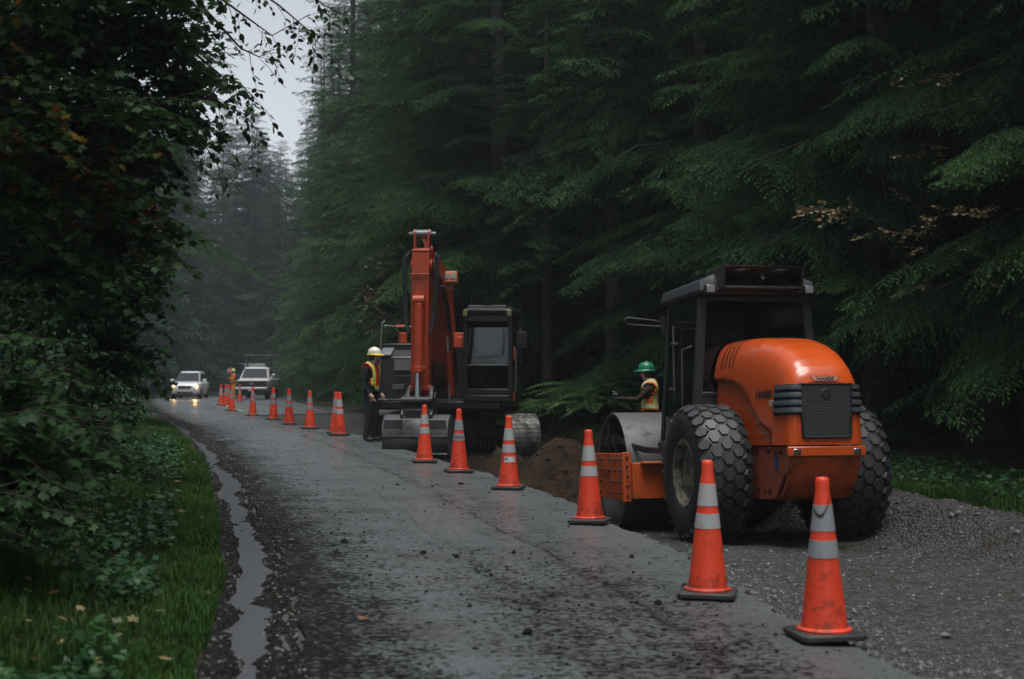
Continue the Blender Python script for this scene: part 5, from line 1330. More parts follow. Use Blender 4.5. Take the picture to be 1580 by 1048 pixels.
# boom foot and boom
def plate_arm(mb, pts, x0, x1):
    """box section that follows a side profile: pts = (y, z, depth) along the arm"""
    rg = []
    for i, (y, z, dp) in enumerate(pts):
        a = Vector((0, pts[min(i + 1, len(pts) - 1)][0] - pts[max(i - 1, 0)][0], pts[min(i + 1, len(pts) - 1)][1] - pts[max(i - 1, 0)][1])).normalized(); nn = Vector((0, -a.z, a.y)); c_ = Vector((0, y, z))
        rg.append([c_ + nn * dp / 2 + Vector((x0, 0, 0)), c_ + nn * dp / 2 + Vector((x1, 0, 0)), c_ - nn * dp / 2 + Vector((x1, 0, 0)), c_ - nn * dp / 2 + Vector((x0, 0, 0))])
    mb.loft(rg)
mb = MB()
plate_arm(mb, [(.75, 1.55, .34), (.95, 2.0, .52), (1.18, 2.6, .66), (1.45, 3.1, .66), (1.85, 3.48, .50), (2.35, 3.68, .36), (2.72, 3.72, .28)], -.27, .25)
mb.cyl((-.26, .75, 1.55), (.26, .75, 1.55), .16, n=20); mb.cyl((-.26, 2.72, 3.72), (.26, 2.72, 3.72), .13, n=18)
for sx in (-1, 1): mb.box((sx * .285, 1.35, 2.2), (.03, .30, .05), (R(60), 0, 0))
boom = mb.build('boom', M_ZORANGE, exc, bevel=.014)
for sx in (-1, 1):
    mb = MB(); mb.cyl((sx * .22, 1.15, 1.35), (sx * .22, 1.33, 2.15), .06, n=16); mb.cyl((sx * .22, 1.12, 1.25), (sx * .22, 1.15, 1.40), .075, n=16); mb.cyl((sx * .20, 1.60, 2.95), (sx * .29, 1.60, 2.95), .085, n=14)
    cy = mb.build('lift_cylinder', M_ZORANGE, exc, bevel=.006)
    mb = MB(); mb.cyl((sx * .22, 1.33, 2.15), (sx * .22, 1.58, 2.93), .042, n=12); mb.build('piston_rod', M_CHROME, cy)
mb = MB(); mb.cyl((.0, 1.45, 3.62), (.0, 2.35, 4.10), .085, n=16); mb.cyl((-.08, 1.38, 3.58), (.08, 1.38, 3.58), .1, n=14); cy = mb.build('arm_cylinder', M_ZORANGE, exc, bevel=.006)
mb = MB(); mb.cyl((0, 2.35, 4.10), (0, 2.82, 4.30), .045, n=12); mb.build('piston_rod', M_CHROME, cy)
mb = MB(); mb.box((-.34, 1.9, 3.56), (.30, .20, .22), (R(12), 0, 0)); mb.box((-.30, 1.8, 3.40), (.22, .08, .16)); bl = mb.build('boom_lamp', paint('pale_orange_lamp_box', (.55, .20, .10), .4), exc, bevel=.012)
mb = MB()
for dx in (-.42, -.30): mb.box((dx, 2.01, 3.585), (.09, .012, .10), (R(12), 0, 0))
mb.build('lens', M_LENS, bl, bevel=.003)
# stick hanging down in front
mb = MB()
plate_arm(mb, [(2.98, 4.05, .26), (2.93, 3.72, .42), (2.96, 3.2, .46), (3.02, 2.5, .38), (3.06, 1.9, .32), (3.10, 1.38, .24)], -.165, .165)
for sx in (-1, 1): mb.prism([(2.82, 4.02), (3.06, 4.02), (3.02, 4.36), (2.93, 4.42), (2.84, 4.36)], sx * .13 - .018, sx * .13 + .018)
mb.box((0, 3.11, 4.0), (.36, .03, .03)); mb.box((0, 3.19, 3.55), (.36, .03, .03))
for sx in (-1, 1): mb.box((sx * .10, 3.22, 2.95), (.02, .03, 1.0), (R(3), 0, 0))
mb.cyl((-.2, 2.93, 3.72), (.2, 2.93, 3.72), .13, n=18); mb.cyl((-.19, 3.10, 1.40), (.19, 3.10, 1.40), .10, n=16)
stick = mb.build('dipper_arm', M_ZORANGE, exc, bevel=.012)
mb = MB(); mb.cyl((-.17, 2.93, 4.32), (.17, 2.93, 4.32), .085, n=18); mb.cyl((-.26, 2.93, 4.32), (.26, 2.93, 4.32), .045, n=12); mb.build('top_pin', M_STEEL, stick)
mb = MB(); mb.cyl((0, 3.28, 3.00), (0, 3.36, 1.75), .095, n=20); mb.cyl((0, 3.355, 1.84), (0, 3.362, 1.72), .12, n=20); mb.cyl((-.11, 3.26, 3.06), (.11, 3.26, 3.06), .10, n=16); mb.box((0, 3.36, 1.80), (.30, .10, .06)); cy = mb.build('bucket_cylinder', M_ZORANGE, exc, bevel=.006)
mb = MB(); mb.cyl((0, 3.36, 1.74), (0, 3.40, 1.22), .055, n=14); mb.build('piston_rod', M_CHROME, cy)
mb = MB(); mb.cyl((-.30, 3.40, 1.20), (.30, 3.40, 1.20), .085, n=16); mb.cyl((-.30, 3.40, 1.20), (-.24, 3.40, 1.20), .11, n=16)
for sx in (-1, 1):
    mb.tube([(sx * .21, 3.40, 1.2), (sx * .22, 3.22, 1.28), (sx * .20, 3.08, 1.45)], .06, 8); mb.tube([(sx * .21, 3.40, 1.2), (sx * .24, 3.46, .9), (sx * .23, 3.40, .62)], [.07, .06, .07], 8)
    mb.prism([(3.0, 1.36), (3.2, 1.3), (3.52, .95), (3.50, .55), (3.15, .5), (2.98, .9)], sx * .27 - .03, sx * .27 + .03)
mb.box((0, 3.25, .85), (.5, .5, .4)); mb.build('bucket_linkage', M_BLACK, exc, bevel=.012)
# hoses along the arm
mb = MB()
for x, k in ((.25, 0), (.29, 1), (-.24, 0), (-.28, 1)):
    mb.tube([(x * .8, 2.6, 3.75 - .1 * k), (x * 1.05, 2.85, 3.98 - .06 * k), (x * 1.15, 3.05, 3.90 - .05 * k), (x * 1.12, 3.12, 3.3), (x * 1.02, 3.12, 2.8), (x * .8, 3.22, 2.45)], .026, 7)
    mb.tube([(x, 1.0, 1.75 + .04 * k), (x * 1.05, 1.45, 2.5 - .06 * k), (x * 1.1, 1.9, 3.0), (x, 2.35, 3.38)], .022, 7)
for k in range(4): mb.tube([(-.12 + .08 * k, 1.0, 1.2), (-.14 + .09 * k, 1.25, 1.6), (-.13 + .085 * k, 1.15, 2.1)], .022, 7)
mb.build('hydraulic_hose', M_HOSE, exc)
# bucket: curled shell seen from outside
mb = MB(); prof = [(3.10, .92), (3.36, .95), (3.56, .86), (3.66, .68), (3.66, .46), (3.58, .28), (3.42, .17), (3.2, .12), (2.95, .14)]
def shell(h0, h1): 
    inn = [(y + (.03 if i == 0 else -.03 * (y > 3.2) ), z - (.03 if z > .5 else -.03)) for i, (y, z) in enumerate(prof)]
    a = [(h0, y, z) for y, z in prof] + [(h0, y, z) for y, z in inn[::-1]]; b_ = [(h1, y, z) for y, z in prof] + [(h1, y, z) for y, z in inn[::-1]]; mb.loft([a, b_])
shell(-.60, .60)
for sx in (-1, 1): mb.prism(prof, sx * .60 - .015, sx * .60 + .015)
bk = mb.build('bucket', M_BUCKET, exc, smooth=40, bevel=.008)
mb = MB()
mb.box((-.40, 3.645, .72), (.36, .03, .30), (R(-8), 0, 0)); mb.box((.40, 3.645, .72), (.36, .03, .30), (R(-8), 0, 0)); mb.box((0, 3.56, .245), (1.18, .03, .07), (R(38), 0, 0)); mb.box((0, 3.665, .56), (1.18, .02, .03)); mb.box((0, 2.95, .13), (1.22, .10, .035))
mb.build('wear_plate', M_BUCKET, bk, bevel=.006)
# cab on the operator's left
mb = MB(); xa, xb, ya, yb_, z0, z1 = -1.48, -.50, -.35, 1.28, 1.15, 2.92
def cpost(x, y, w=.075, dp=.09): mb.box((x, y, (z0 + z1) / 2), (w, dp, z1 - z0))
for x in (xa + .04, xb - .04):
    cpost(x, yb_ - .045); cpost(x, .35); cpost(x, ya + .05)
mb.box(((xa + xb) / 2, (ya + yb_) / 2, 1.20), (xb - xa, yb_ - ya, .12)); mb.box(((xa + xb) / 2, yb_ - .04, 1.32), (xb - xa - .14, .07, .14)); mb.box(((xa + xb) / 2, yb_ - .03, 2.78), (xb - xa - .14, .08, .12))
mb.box(((xa + xb) / 2, ya + .05, 1.65), (xb - xa, .06, 1.0)); mb.box((xa + .02, (ya + yb_) / 2, 1.5), (.04, yb_ - ya, .7)); mb.box((xb - .02, (ya + yb_) / 2, 1.55), (.04, yb_ - ya, .8))
mb.box(((xa + xb) / 2, yb_ + .005, 1.86), (xb - xa - .12, .03, .025))
ecab = mb.build('cab', M_ZDARK, exc, bevel=.018)
mb = MB(); mb.loft([[(xa, ya, z1 - .05), (xb, ya, z1 - .05), (xb, yb_ + .03, z1 - .05), (xa, yb_ + .03, z1 - .05)], [(xa, ya, z1 + .03), (xb, ya, z1 + .03), (xb, yb_ + .05, z1 + .03), (xa, yb_ + .05, z1 + .03)], [(xa + .1, ya + .1, z1 + .10), (xb - .1, ya + .1, z1 + .10), (xb - .1, yb_ - .05, z1 + .10), (xa + .1, yb_ - .05, z1 + .10)]])
rf2 = mb.build('cab_roof', M_ZDARK, exc, bevel=.015)
mb = MB(); mb.tube([(xa + .12, yb_ + .06, z1 + .11), (xb - .12, yb_ + .06, z1 + .11)], .016, 6); mb.tube([(xa + .0, .2, z1 + .05), (xa + .02, yb_, z1 + .09)], .014, 6); mb.build('roof_rail', M_STEEL, rf2)
mb = MB()
for x in (xa + .05, xb - .05): mb.box((x, yb_ + .055, z1 - .03), (.09, .03, .11))
mb.build('marker_lamp', plain('dull_yellow_lens', (.16, .17, .05), .3), rf2, bevel=.005)
def epane(pts, nm='window'):
    v = [Vector(p) for p in pts]; nn = (v[1] - v[0]).cross(v[3] - v[0]).normalized() * .006; q = MB(); q.hexa(v + [a + nn for a in v]); return q.build(nm, M_CABGL, ecab, smooth=0)
M_CABGL = glass('reflective_cab_glass', (.42, .46, .47), .03, 1.9)  # index raised to brighten the sky reflection in the panes
xm0, xm1 = xa + .085, xb - .085
epane([(xm0, yb_ - .01, 1.88), (xm1, yb_ - .01, 1.88), (xm1, yb_ - .22, 2.72), (xm0, yb_ - .22, 2.72)], 'windscreen')
epane([(xm0, yb_ - .01, 1.39), (xm1, yb_ - .01, 1.39), (xm1, yb_ - .01, 1.845), (xm0, yb_ - .01, 1.845)], 'lower_window')
epane([(xa + .01, .4, 1.85), (xa + .01, yb_ - .1, 1.85), (xa + .01, yb_ - .1, 2.85), (xa + .01, .4, 2.85)]); epane([(xb - .01, .4, 1.95), (xb - .01, yb_ - .1, 1.95), (xb - .01, yb_ - .1, 2.85), (xb - .01, .4, 2.85)])
epane([(xa + .09, ya + .05, 2.15), (xb - .09, ya + .05, 2.15), (xb - .09, ya + .05, 2.85), (xa + .09, ya + .05, 2.85)], 'rear_window')
mb = MB(); mb.tube([(xm0 + .12, yb_ - .005, 2.05), (xm0 + .08, yb_ - .03, 2.6)], .008, 6); mb.tube([(xm0 + .2, yb_ + .004, 2.06), (xm1 - .2, yb_ + .004, 2.02)], .010, 6); mb.build('wiper', M_TRIMBLK, ecab)
mb = MB(); mb.box(((xa + xb) / 2, .25, 1.62), (.5, .5, .16)); mb.box(((xa + xb) / 2, .0, 2.0), (.5, .13, .72)); mb.box(((xa + xb) / 2, -.02, 2.42), (.28, .09, .18)); mb.build('seat', M_SEAT, ecab, bevel=.03)
mb = MB()
for x in (xa + .28, xb - .28): mb.box((x, .5, 1.62), (.12, .5, .18)); mb.cyl((x, .62, 1.7), (x, .66, 1.92), .018); mb.cyl((x, .66, 1.90), (x, .66, 2.0), .03)
mb.box(((xa + xb) / 2, .95, 1.45), (.3, .06, .06)); 
for x in (-.06, .06): mb.cyl(((xa + xb) / 2 + x, .9, 1.28), ((xa + xb) / 2 + x, .98, 1.75), .014)
mb.box(((xa + xb) / 2, .98, 1.76), (.26, .03, .03)); mb.box((xm0 + .06, .95, 2.42), (.12, .06, .26)); mb.build('control_lever', M_TRIMBLK, ecab, bevel=.008)
mb = MB(); mb.box((xa - .18, yb_ - .1, 2.36), (.20, .05, .32)); mb.tube([(xa, yb_ - .12, 2.55), (xa - .18, yb_ - .12, 2.56), (xa - .18, yb_ - .12, 2.4)], .014, 6); mi = mb.build('mirror', M_TRIMBLK, exc, bevel=.02)
mb = MB(); mb.tube([(xa - .03, yb_ - .05, 1.3), (xa - .07, yb_ - .05, 1.35), (xa - .07, yb_ - .05, 2.15), (xa - .02, yb_ - .05, 2.2)], .014, 6); mb.build('grab_handle', M_STEEL, exc)
mb = MB(); mb.box((xa - .015, yb_ - .25, 2.10), (.02, .10, .26)); mb.box((xa - .015, yb_ - .2, 1.22), (.02, .06, .16)); mb.build('orange_stripe', paint('orange_reflector', (.75, .14, .03), .4), exc, bevel=.004)
mb = MB(); mb.box((-.36, .75, 2.36), (.20, .5, .30)); mb.box((-.38, 1.01, 2.32), (.12, .02, .22)); mb.build('orange_valve_cover', paint('bright_orange_cover', (.75, .13, .05), .4), exc, bevel=.015)
# spoil heap on the far side of the trench
nx_, ny_ = 110, 90; gx = np.linspace(-1.9, 2.3, nx_); gy = np.linspace(21.9, 27.2, ny_); GX, GY = np.meshgrid(gx, gy)
Hh = np.zeros_like(GX)
for cx_, cy_, sx_, sy_, h_ in ((.85, 24.2, .95, .75, 1.30), (-.1, 25.2, .65, .65, 1.0), (1.5, 23.3, .6, .7, .95), (-.75, 25.7, .45, .5, .62)): Hh = np.maximum(Hh, h_ * np.exp(-((GX - cx_) / sx_) ** 2 - ((GY - cy_) / sy_) ** 2))
Hh = Hh + .16 * fbm(GX * 1.7, GY * 1.7, 81, 5) + .05 * fbm(GX * 8, GY * 8, 82, 3)
edge = np.minimum(np.minimum(GX - gx[0], gx[-1] - GX), np.minimum(GY - gy[0], gy[-1] - GY)); Hh -= .5 * np.clip(1 - edge / .6, 0, 1) ** 2
t = NT('turned_soil'); c = t.coord('Object'); a = t.noise(c, 4, 6, .75); b_ = t.noise(c, 26, 4, .75)
t.set(col=t.mix(t.ramp(t.math('ADD', t.math('MULTIPLY', a, .6), t.math('MULTIPLY', b_, .4)), [(.4, 0), (.62, 1)]), (.012, .009, .007), (.055, .034, .020)), rough=.9, spec=.1); t.bump(t.math('ADD', a, t.math('MULTIPLY', b_, .5)), 1, .08)
M_SOIL = t.m
o = link('soil_heap', grid_mesh('soil_heap', GX, GY, -.92 + Hh, M_SOIL)); props(o, 'heap of dark brown soil dug out between the excavator and the roller', 'soil heap')
rs = np.random.default_rng(4); i = rs.integers(0, ny_, 2600); j = rs.integers(0, nx_, 2600); S = .006 + .035 * rs.random(2600) ** 4
props(stones('soil_clods', np.stack([GX[i, j], GY[i, j], -.92 + Hh[i, j] + S * .2], -1) + rs.normal(0, .02, (2600, 3)) * [1, 1, 0], S, M_SOIL, 8), 'crumbled clods of soil lying over the brown heap', 'soil', kind='stuff')
# ------------------------------------------------------------------ people: one skinned body each, clothes by region
import bmesh
M_SKIN = plain('skin', (.58, .34, .25), .5)
M_GLOVE = plain('black_glove', (.012, .012, .013), .7)
def person(label, loc, rz, J, mats, helmet, vest=None, face=True):
    """J: joints (x, y, z), facing +y. regions: 0 jacket, 1 trousers, 2 boots, 3 skin, 4 hands"""
    segs = []   # (a, b, region)
    bm = bmesh.new(); sk = bm.verts.layers.skin.verify(); V = {}
    def vert(k, p, r): 
        v = bm.verts.new(p); v[sk].radius = (r, r) if not isinstance(r, tuple) else r; V[k] = (v, Vector(p)); return v
    def edge(a, b, reg): bm.edges.new((V[a][0], V[b][0])); segs.append((V[a][1], V[b][1], reg))
    vert('pelvis', J['pelvis'], (.155, .115)); V['pelvis'][0][sk].use_root = True
    vert('waist', J['waist'], (.150, .110)); edge('pelvis', 'waist', 0)
    vert('chest', J['chest'], (.170, .125)); edge('waist', 'chest', 0)
    vert('upper', J['upper'], (.135, .10)); edge('chest', 'upper', 0)
    vert('neck', J['neck'], .058); edge('upper', 'neck', 0)
    h = Vector(J['head'])
    f = Vector(J.get('look', (0, 1, 0))).normalized()
    vert('jaw', h + Vector((0, 0, -.06)) + f * .02, (.062, .066)); edge('neck', 'jaw', 3)
    vert('skull', h + Vector((0, 0, .03)), (.076, .092)); edge('jaw', 'skull', 3)
    vert('crown', h + Vector((0, 0, .10)) - f * .01, (.060, .072)); edge('skull', 'crown', 3)
    vert('nose', h + f * .112 + Vector((0, 0, -.015)), .012); edge('skull', 'nose', 3)
    for s in ('l', 'r'):
        vert('sh' + s, J['sh' + s], .074); edge('upper', 'sh' + s, 0)
        vert('el' + s, J['el' + s], .050); edge('sh' + s, 'el' + s, 0)
        vert('wr' + s, J['wr' + s], .040); edge('el' + s, 'wr' + s, 0)
        d = (V['wr' + s][1] - V['el' + s][1]).normalized(); side = Vector(J.get('palm' + s, (0, 1, 0))).normalized()
        vert('pa' + s, V['wr' + s][1] + d * .075, (.034, .022)); edge('wr' + s, 'pa' + s, 4)
        for i in range(4):
            o = side * (.026 - .0175 * i); ln = (.070, .080, .074, .058)[i]; cu = side.cross(d) * .02
            vert('f%d%s' % (i, s), V['pa' + s][1] + d * (.03 + ln * .5) + o + cu * .4, .009); edge('pa' + s, 'f%d%s' % (i, s), 4)
            vert('g%d%s' % (i, s), V['pa' + s][1] + d * (.02 + ln) + o * 1.05 + cu * 1.6, .008); edge('f%d%s' % (i, s), 'g%d%s' % (i, s), 4)
        vert('t' + s, V['wr' + s][1] + d * .07 + side * .055, .011); edge('wr' + s, 't' + s, 4)
        vert('hip' + s, J['hip' + s], .105); edge('pelvis', 'hip' + s, 1)
        vert('kn' + s, J['kn' + s], .078); edge('hip' + s, 'kn' + s, 1)
        vert('an' + s, J['an' + s], .062); edge('kn' + s, 'an' + s, 1)
        a = Vector(J['an' + s]); tf = Vector(J.get('toe' + s, (0, 1, 0))).normalized()
        vert('heel' + s, a + Vector((0, 0, -.055)) - tf * .03, .052); edge('an' + s, 'heel' + s, 2)
        vert('toe' + s, a + Vector((0, 0, -.075)) + tf * .17, (.048, .034)); edge('heel' + s, 'toe' + s, 2)
    me = bpy.data.meshes.new('body'); bm.to_mesh(me); bm.free()
    o = bpy.data.objects.new('body', me); COL.objects.link(o)
    m = o.modifiers.new('skin', 'SKIN'); m.use_smooth_shade = True
    m2 = o.modifiers.new('sub', 'SUBSURF'); m2.levels = 2; m2.render_levels = 2
    dg = bpy.context.evaluated_depsgraph_get(); ev = o.evaluated_get(dg); bme = bpy.data.meshes.new_from_object(ev)
    bpy.data.objects.remove(o)
    def near(p):
        best = (9, 0, 0)
        for k, (a, b, r) in enumerate(segs):
            ab = b - a; t_ = max(0, min(1, (p - a).dot(ab) / max(ab.length_squared, 1e-9))); dd = (p - a - ab * t_).length
            if dd < best[0]: best = (dd, r, k)
        return best
    regs = []
    for p in bme.polygons: regs.append(near(p.center))
    for mm in mats: bme.materials.append(mm)
    zp = J['pelvis'][2] - .07
    for p, (dd, r, k) in zip(bme.polygons, regs):
        if r == 1 and p.center.z > zp: r = 0
        if r == 0 and p.center.z < zp and k < 2: r = 1
        if r == 1 and p.center.z < J['anl'][2] + .02: r = 2
        p.material_index = r; p.use_smooth = True
    root = empty('person', label, 'person', loc, (0, 0, rz))
    link('body', bme, None, root)
    tor = [i for i, (p, (dd, r, k)) in enumerate(zip(bme.polygons, regs)) if (k in (0, 1, 2, 3) or (k in (8, 26) and abs(p.center.x) < .19)) and zp - .02 < p.center.z < J['upper'][2] + .10 and bme.polygons[i].material_index == 0]
    if vest:
        idx = {}; vs = []; fs = []
        for i in tor:
            f_ = []
            for vi in bme.polygons[i].vertices:
                if vi not in idx: idx[vi] = len(vs); v = bme.vertices[vi]; vs.append(v.co + v.normal * .03)
                f_.append(idx[vi])
            fs.append(f_)
        vm = bpy.data.meshes.new('vest'); vm.from_pydata([tuple(v) for v in vs], [], fs); vm.materials.append(vest); vm.polygons.foreach_set('use_smooth', np.ones(len(fs), bool)); vo = link('vest', vm, None, root)
        sm = vo.modifiers.new('thick', 'SOLIDIFY'); sm.thickness = .01; sm.offset = 1
    # helmet
    hm = MB(); rr = [(.128, 0), (.130, .03), (.124, .07), (.108, .105), (.080, .130), (.045, .145), (0, .150)]
    hm.lathe(rr, 28); ho = hm.build('hard_hat', helmet[0], root, smooth=60); ho.location = h + Vector((0, 0, .062)); ho.rotation_euler = (0, 0, math.atan2(-f.x, f.y)); ho.scale = (.92, 1.08, 1)
    br = MB(); n = 28; ri = []; ro = []
    for k in range(n):
        a = 2 * PI * k / n; e = .018 + .055 * max(0, math.sin(a)) ** 1.5
        ri.append((.124 * math.cos(a), .124 * math.sin(a), .012)); ro.append(((.130 + e) * math.cos(a), (.130 + e) * math.sin(a), -.012 * max(0, math.sin(a))))
    br.loft([[(x, y, z - .006) for x, y, z in ri], [(x, y, z - .006) for x, y, z in ro], ro, [(x, y, z + .012) for x, y, z in ri]], caps=False); br.build('brim', helmet[1], ho, smooth=50)
    cr = MB(); cr.tube([(0, -.115, .06), (0, -.085, .118), (0, 0, .152), (0, .085, .118), (0, .115, .06)], .012, 6); cr.build('ridge', helmet[0], ho)
    if len(helmet) > 2:
        dm = MB(); dm.box((.118 * helmet[3], -.02, .06), (.012, .075, .035), (0, R(-20 * helmet[3]), 0)); dm.build('hat_sticker', helmet[2], ho)
    fm = MB(); sd = Vector((f.y, -f.x, 0))
    for sg in (-1, 1):
        fm.lathe([(0, -.008), (.010, 0), (0, .008)], 8, c=tuple(h + f * .083 + sd * (.032 * sg) + Vector((0, 0, .012))))
        fm.lathe([(0, -.03), (.02, -.01), (.02, .015), (0, .03)], 8, c=tuple(h + sd * (.080 * sg) - f * .005 + Vector((0, 0, -.005))))
    fm.box(tuple(h + f * .086 + Vector((0, 0, -.058))), (.045, .012, .010), (0, 0, math.atan2(-f.x, f.y)))
    fm.build('eyes_and_mouth', plain('dark_features', (.06, .03, .025), .5), root, smooth=60)
    hr = MB(); hr.lathe([(.078, -.075), (.090, -.03), (.093, .02), (.088, .07)], 20); hb = hr.build('hair', plain('dark_hair', (.012, .010, .009), .6), root, smooth=60); hb.location = h - f * .022 + Vector((0, 0, .02)); hb.scale = (.88, .92, 1)
    return root

def vest_mat(name, col, band, zs, xs, silver=(.45, .47, .45)):
    t = NT(name); c = t.coord('Object'); x, y, z = t.sep(c)[0], t.sep(c)[1], t.sep(c)[2]
    def bandm(v, c0, hw): return t.math('LESS_THAN', t.math('ABSOLUTE', t.math('SUBTRACT', v, c0)), hw)
    m = None; s_ = None
    for z0 in zs:
        a = bandm(z, z0, .042); b_ = bandm(z, z0, .016); m = a if m is None else t.math('MAXIMUM', m, a); s_ = b_ if s_ is None else t.math('MAXIMUM', s_, b_)
    for x0 in xs:
        up = t.math('GREATER_THAN', z, zs[0])
        a = t.math('MULTIPLY', bandm(t.math('ABSOLUTE', x), x0, .042), up); b_ = t.math('MULTIPLY', bandm(t.math('ABSOLUTE', x), x0, .016), up); m = t.math('MAXIMUM', m, a); s_ = t.math('MAXIMUM', s_, b_)
    n = t.noise(c, 9, 4, .6)
    col_ = t.mix(t.math('MULTIPLY', n, .4), col, tuple(.5 * q for q in col))
    t.set(col=t.mix(s_, t.mix(m, col_, band), silver), rough=.65, spec=.3); t.bump(n, .4, .03); return t.m
def cloth(name, a, b=None, scale=9):
    t = NT(name); c = t.coord('Object'); n = t.noise(c, scale, 5, .65); w = t.noise(c, 22, 3)
    t.set(col=t.mix(t.ramp(n, [(.4, 0), (.62, 1)]), a, b or tuple(.6 * q for q in a)), rough=.85, spec=.2); t.bump(t.math('ADD', n, t.math('MULTIPLY', w, .4)), .7, .04); return t.m
M_JEANS = cloth('dark_work_trousers', (.022, .026, .030), (.036, .040, .044)); M_HOOD = cloth('black_hoodie', (.010, .011, .013), (.016, .017, .019)); M_BOOT = cloth('muddy_boots', (.055, .048, .042), (.03, .027, .025))
stand = dict(pelvis=(0, 0, .98), waist=(0, .0, 1.12), chest=(0, .01, 1.30), upper=(0, -.01, 1.46), neck=(0, .01, 1.55), head=(0, .04, 1.67),
             shl=(-.19, -.01, 1.44), shr=(.19, -.01, 1.44), ell=(-.25, -.05, 1.16), elr=(.25, -.04, 1.16), wrl=(-.23, .09, .94), wrr=(.23, .10, .94),
             hipl=(-.10, 0, .90), hipr=(.10, 0, .90), knl=(-.12, .03, .50), knr=(.12, .01, .50), anl=(-.13, -.02, .11), anr=(.12, -.05, .11))
x, d = (573 - 790) / FPX * 28.3, 28.3
person('worker in a white helmet with yellow brim and red vest standing beside the excavator bucket', (x, d, float(ZR(d)) + .0), R(-114),
       dict(stand, look=(0, 1, -.05), head=(0, .07, 1.66)), [M_HOOD, M_JEANS, M_BOOT, M_SKIN, M_SKIN], (plain('white_helmet', (.62, .60, .52), .3), plain('yellow_brim', (.60, .45, .03), .35), plain('worn_stickers', (.30, .24, .08), .5), -1),
       vest_mat('red_vest', (.62, .035, .018), (.55, .70, .04), [1.05], [.115], (.34, .38, .22)))
# the worker behind the drum, facing left with gloved hands held forward
x, d = (1003 - 790) / FPX * 23.6, 23.6
w2 = dict(stand, shl=(-.19, .01, 1.43), shr=(.19, .01, 1.43), ell=(-.24, .20, 1.24), elr=(.23, .19, 1.22), wrl=(-.13, .44, 1.26), wrr=(.10, .44, 1.24), head=(0, .06, 1.66), look=(0, 1, -.12))
pz = EYE + (562 - 557) / FPX * d - 1.885
person('worker in a green helmet and orange vest behind the roller drum, hands held out', (x, d, pz), R(84),
       w2, [cloth('brown_patterned_jacket', (.045, .030, .020), (.014, .012, .010), 16), M_JEANS, M_BOOT, M_SKIN, M_GLOVE], (plain('green_helmet', (.012, .16, .085), .3), plain('green_helmet_brim', (.012, .15, .08), .3), plain('white_mark', (.6, .62, .6), .4), 1),
       vest_mat('orange_vest', (.80, .12, .015), (.45, .55, .12), [1.14], [.125], (.50, .52, .45)))
mb = MB(); M2 = Matrix.Translation((x, d, pz)) @ Matrix.Rotation(R(84), 4, 'Z')
for p0 in ((-.02, .57, 1.27),): mb.box((0, 0, 0), (.18, .10, .16)); mb.box((0, .03, .09), (.10, .07, .04)); mb.tube([(-.05, .0, -.08), (-.05, .02, -.16)], .016, 6)
o = mb.build('hand_controller', M_TRIMBLK, bevel=.015); o.matrix_world = M2 @ Matrix.Translation((-.02, .57, 1.27)); props(o, 'dark handheld device in the gloved hands of the green-helmeted worker', 'device')
# flagger far off
d = 89.0; x = (360.5 - 790) / FPX * d
fz = float(ZR(d)) + .01
person('flagger in orange jacket and lime helmet standing by the white pickup', (x, d, fz), R(120),
       dict(stand, ell=(-.27, .14, 1.20), wrl=(-.16, .32, 1.32), elr=(.27, .12, 1.2), wrr=(.18, .33, 1.26), look=(.3, 1, 0)), [cloth('orange_rain_jacket', (.85, .13, .02)), cloth('orange_lime_trousers', (.55, .42, .03), (.75, .14, .02), 4), M_BOOT, M_SKIN, M_GLOVE], (plain('lime_helmet', (.50, .62, .08), .4), plain('lime_brim', (.5, .6, .08), .4)), vest_mat('orange_vest_lime', (.85, .14, .02), (.5, .6, .08), [1.06], [.12]))
sp = empty('stop_paddle', 'small red stop paddle held up by the flagger', 'sign', (x - .17, d - .25, fz), (0, 0, R(4)))
mb = MB(); mb.prism([(.19 * math.cos(PI / 8 + k * PI / 4), 1.76 + .19 * math.sin(PI / 8 + k * PI / 4)) for k in range(8)], -.008, .008, 'y'); mb.build('sign_face', plain('sign_white_edge', (.5, .45, .45), .4), sp)
mb = MB(); mb.prism([(.172 * math.cos(PI / 8 + k * PI / 4), 1.76 + .172 * math.sin(PI / 8 + k * PI / 4)) for k in range(8)], -.011, -.0085, 'y'); fo = mb.build('red_panel', plain('sign_red', (.42, .025, .03), .4), sp)
lettering('lettering', 'STOP', .14, plain('sign_letters', (.6, .6, .6), .4), sp, lambda u, v: (u, -.0135, 1.76 + v), bold=.004)
mb = MB(); mb.cyl((0, .012, .95), (0, .012, 1.62), .016, n=8); mb.build('pole', M_STEEL, sp)
# ------------------------------------------------------------------ the oncoming car and the parked pickup (fronts face local +y)
M_CGL = NT('car_glass').set(col=(.012, .014, .016), rough=.05, spec=.8).m
M_TYRE = plain('road_tyre', (.012, .012, .012), .7); M_ALLOY = plain('alloy_rim', (.25, .26, .27), .35, .7)
M_CHAR = plain('charcoal_trim', (.012, .013, .014), .5)
M_HEADL = plain('lit_headlamp', (.9, .8, .6), .3, emit=(1.0, .52, .18), es=1.4)
M_HALO = plain('headlamp_halo', (.8, .4, .1), .3, emit=(1.0, .40, .09), es=.7)  # no lamp of its own: emission imitates the halo round the headlights
def ring(w, z0, z1, y, r=.08, n=5, tw=1.0):
    pts = []
    for cx_, cz, a0 in ((w - r, z0 + r, -PI / 2), (w * tw - r, z1 - r, 0), (-(w * tw) + r, z1 - r, PI / 2), (-w + r, z0 + r, PI)):
        for k in range(n): a = a0 + (PI / 2) * k / (n - 1); pts.append((cx_ + r * math.cos(a), y, cz + r * math.sin(a)))
    return pts
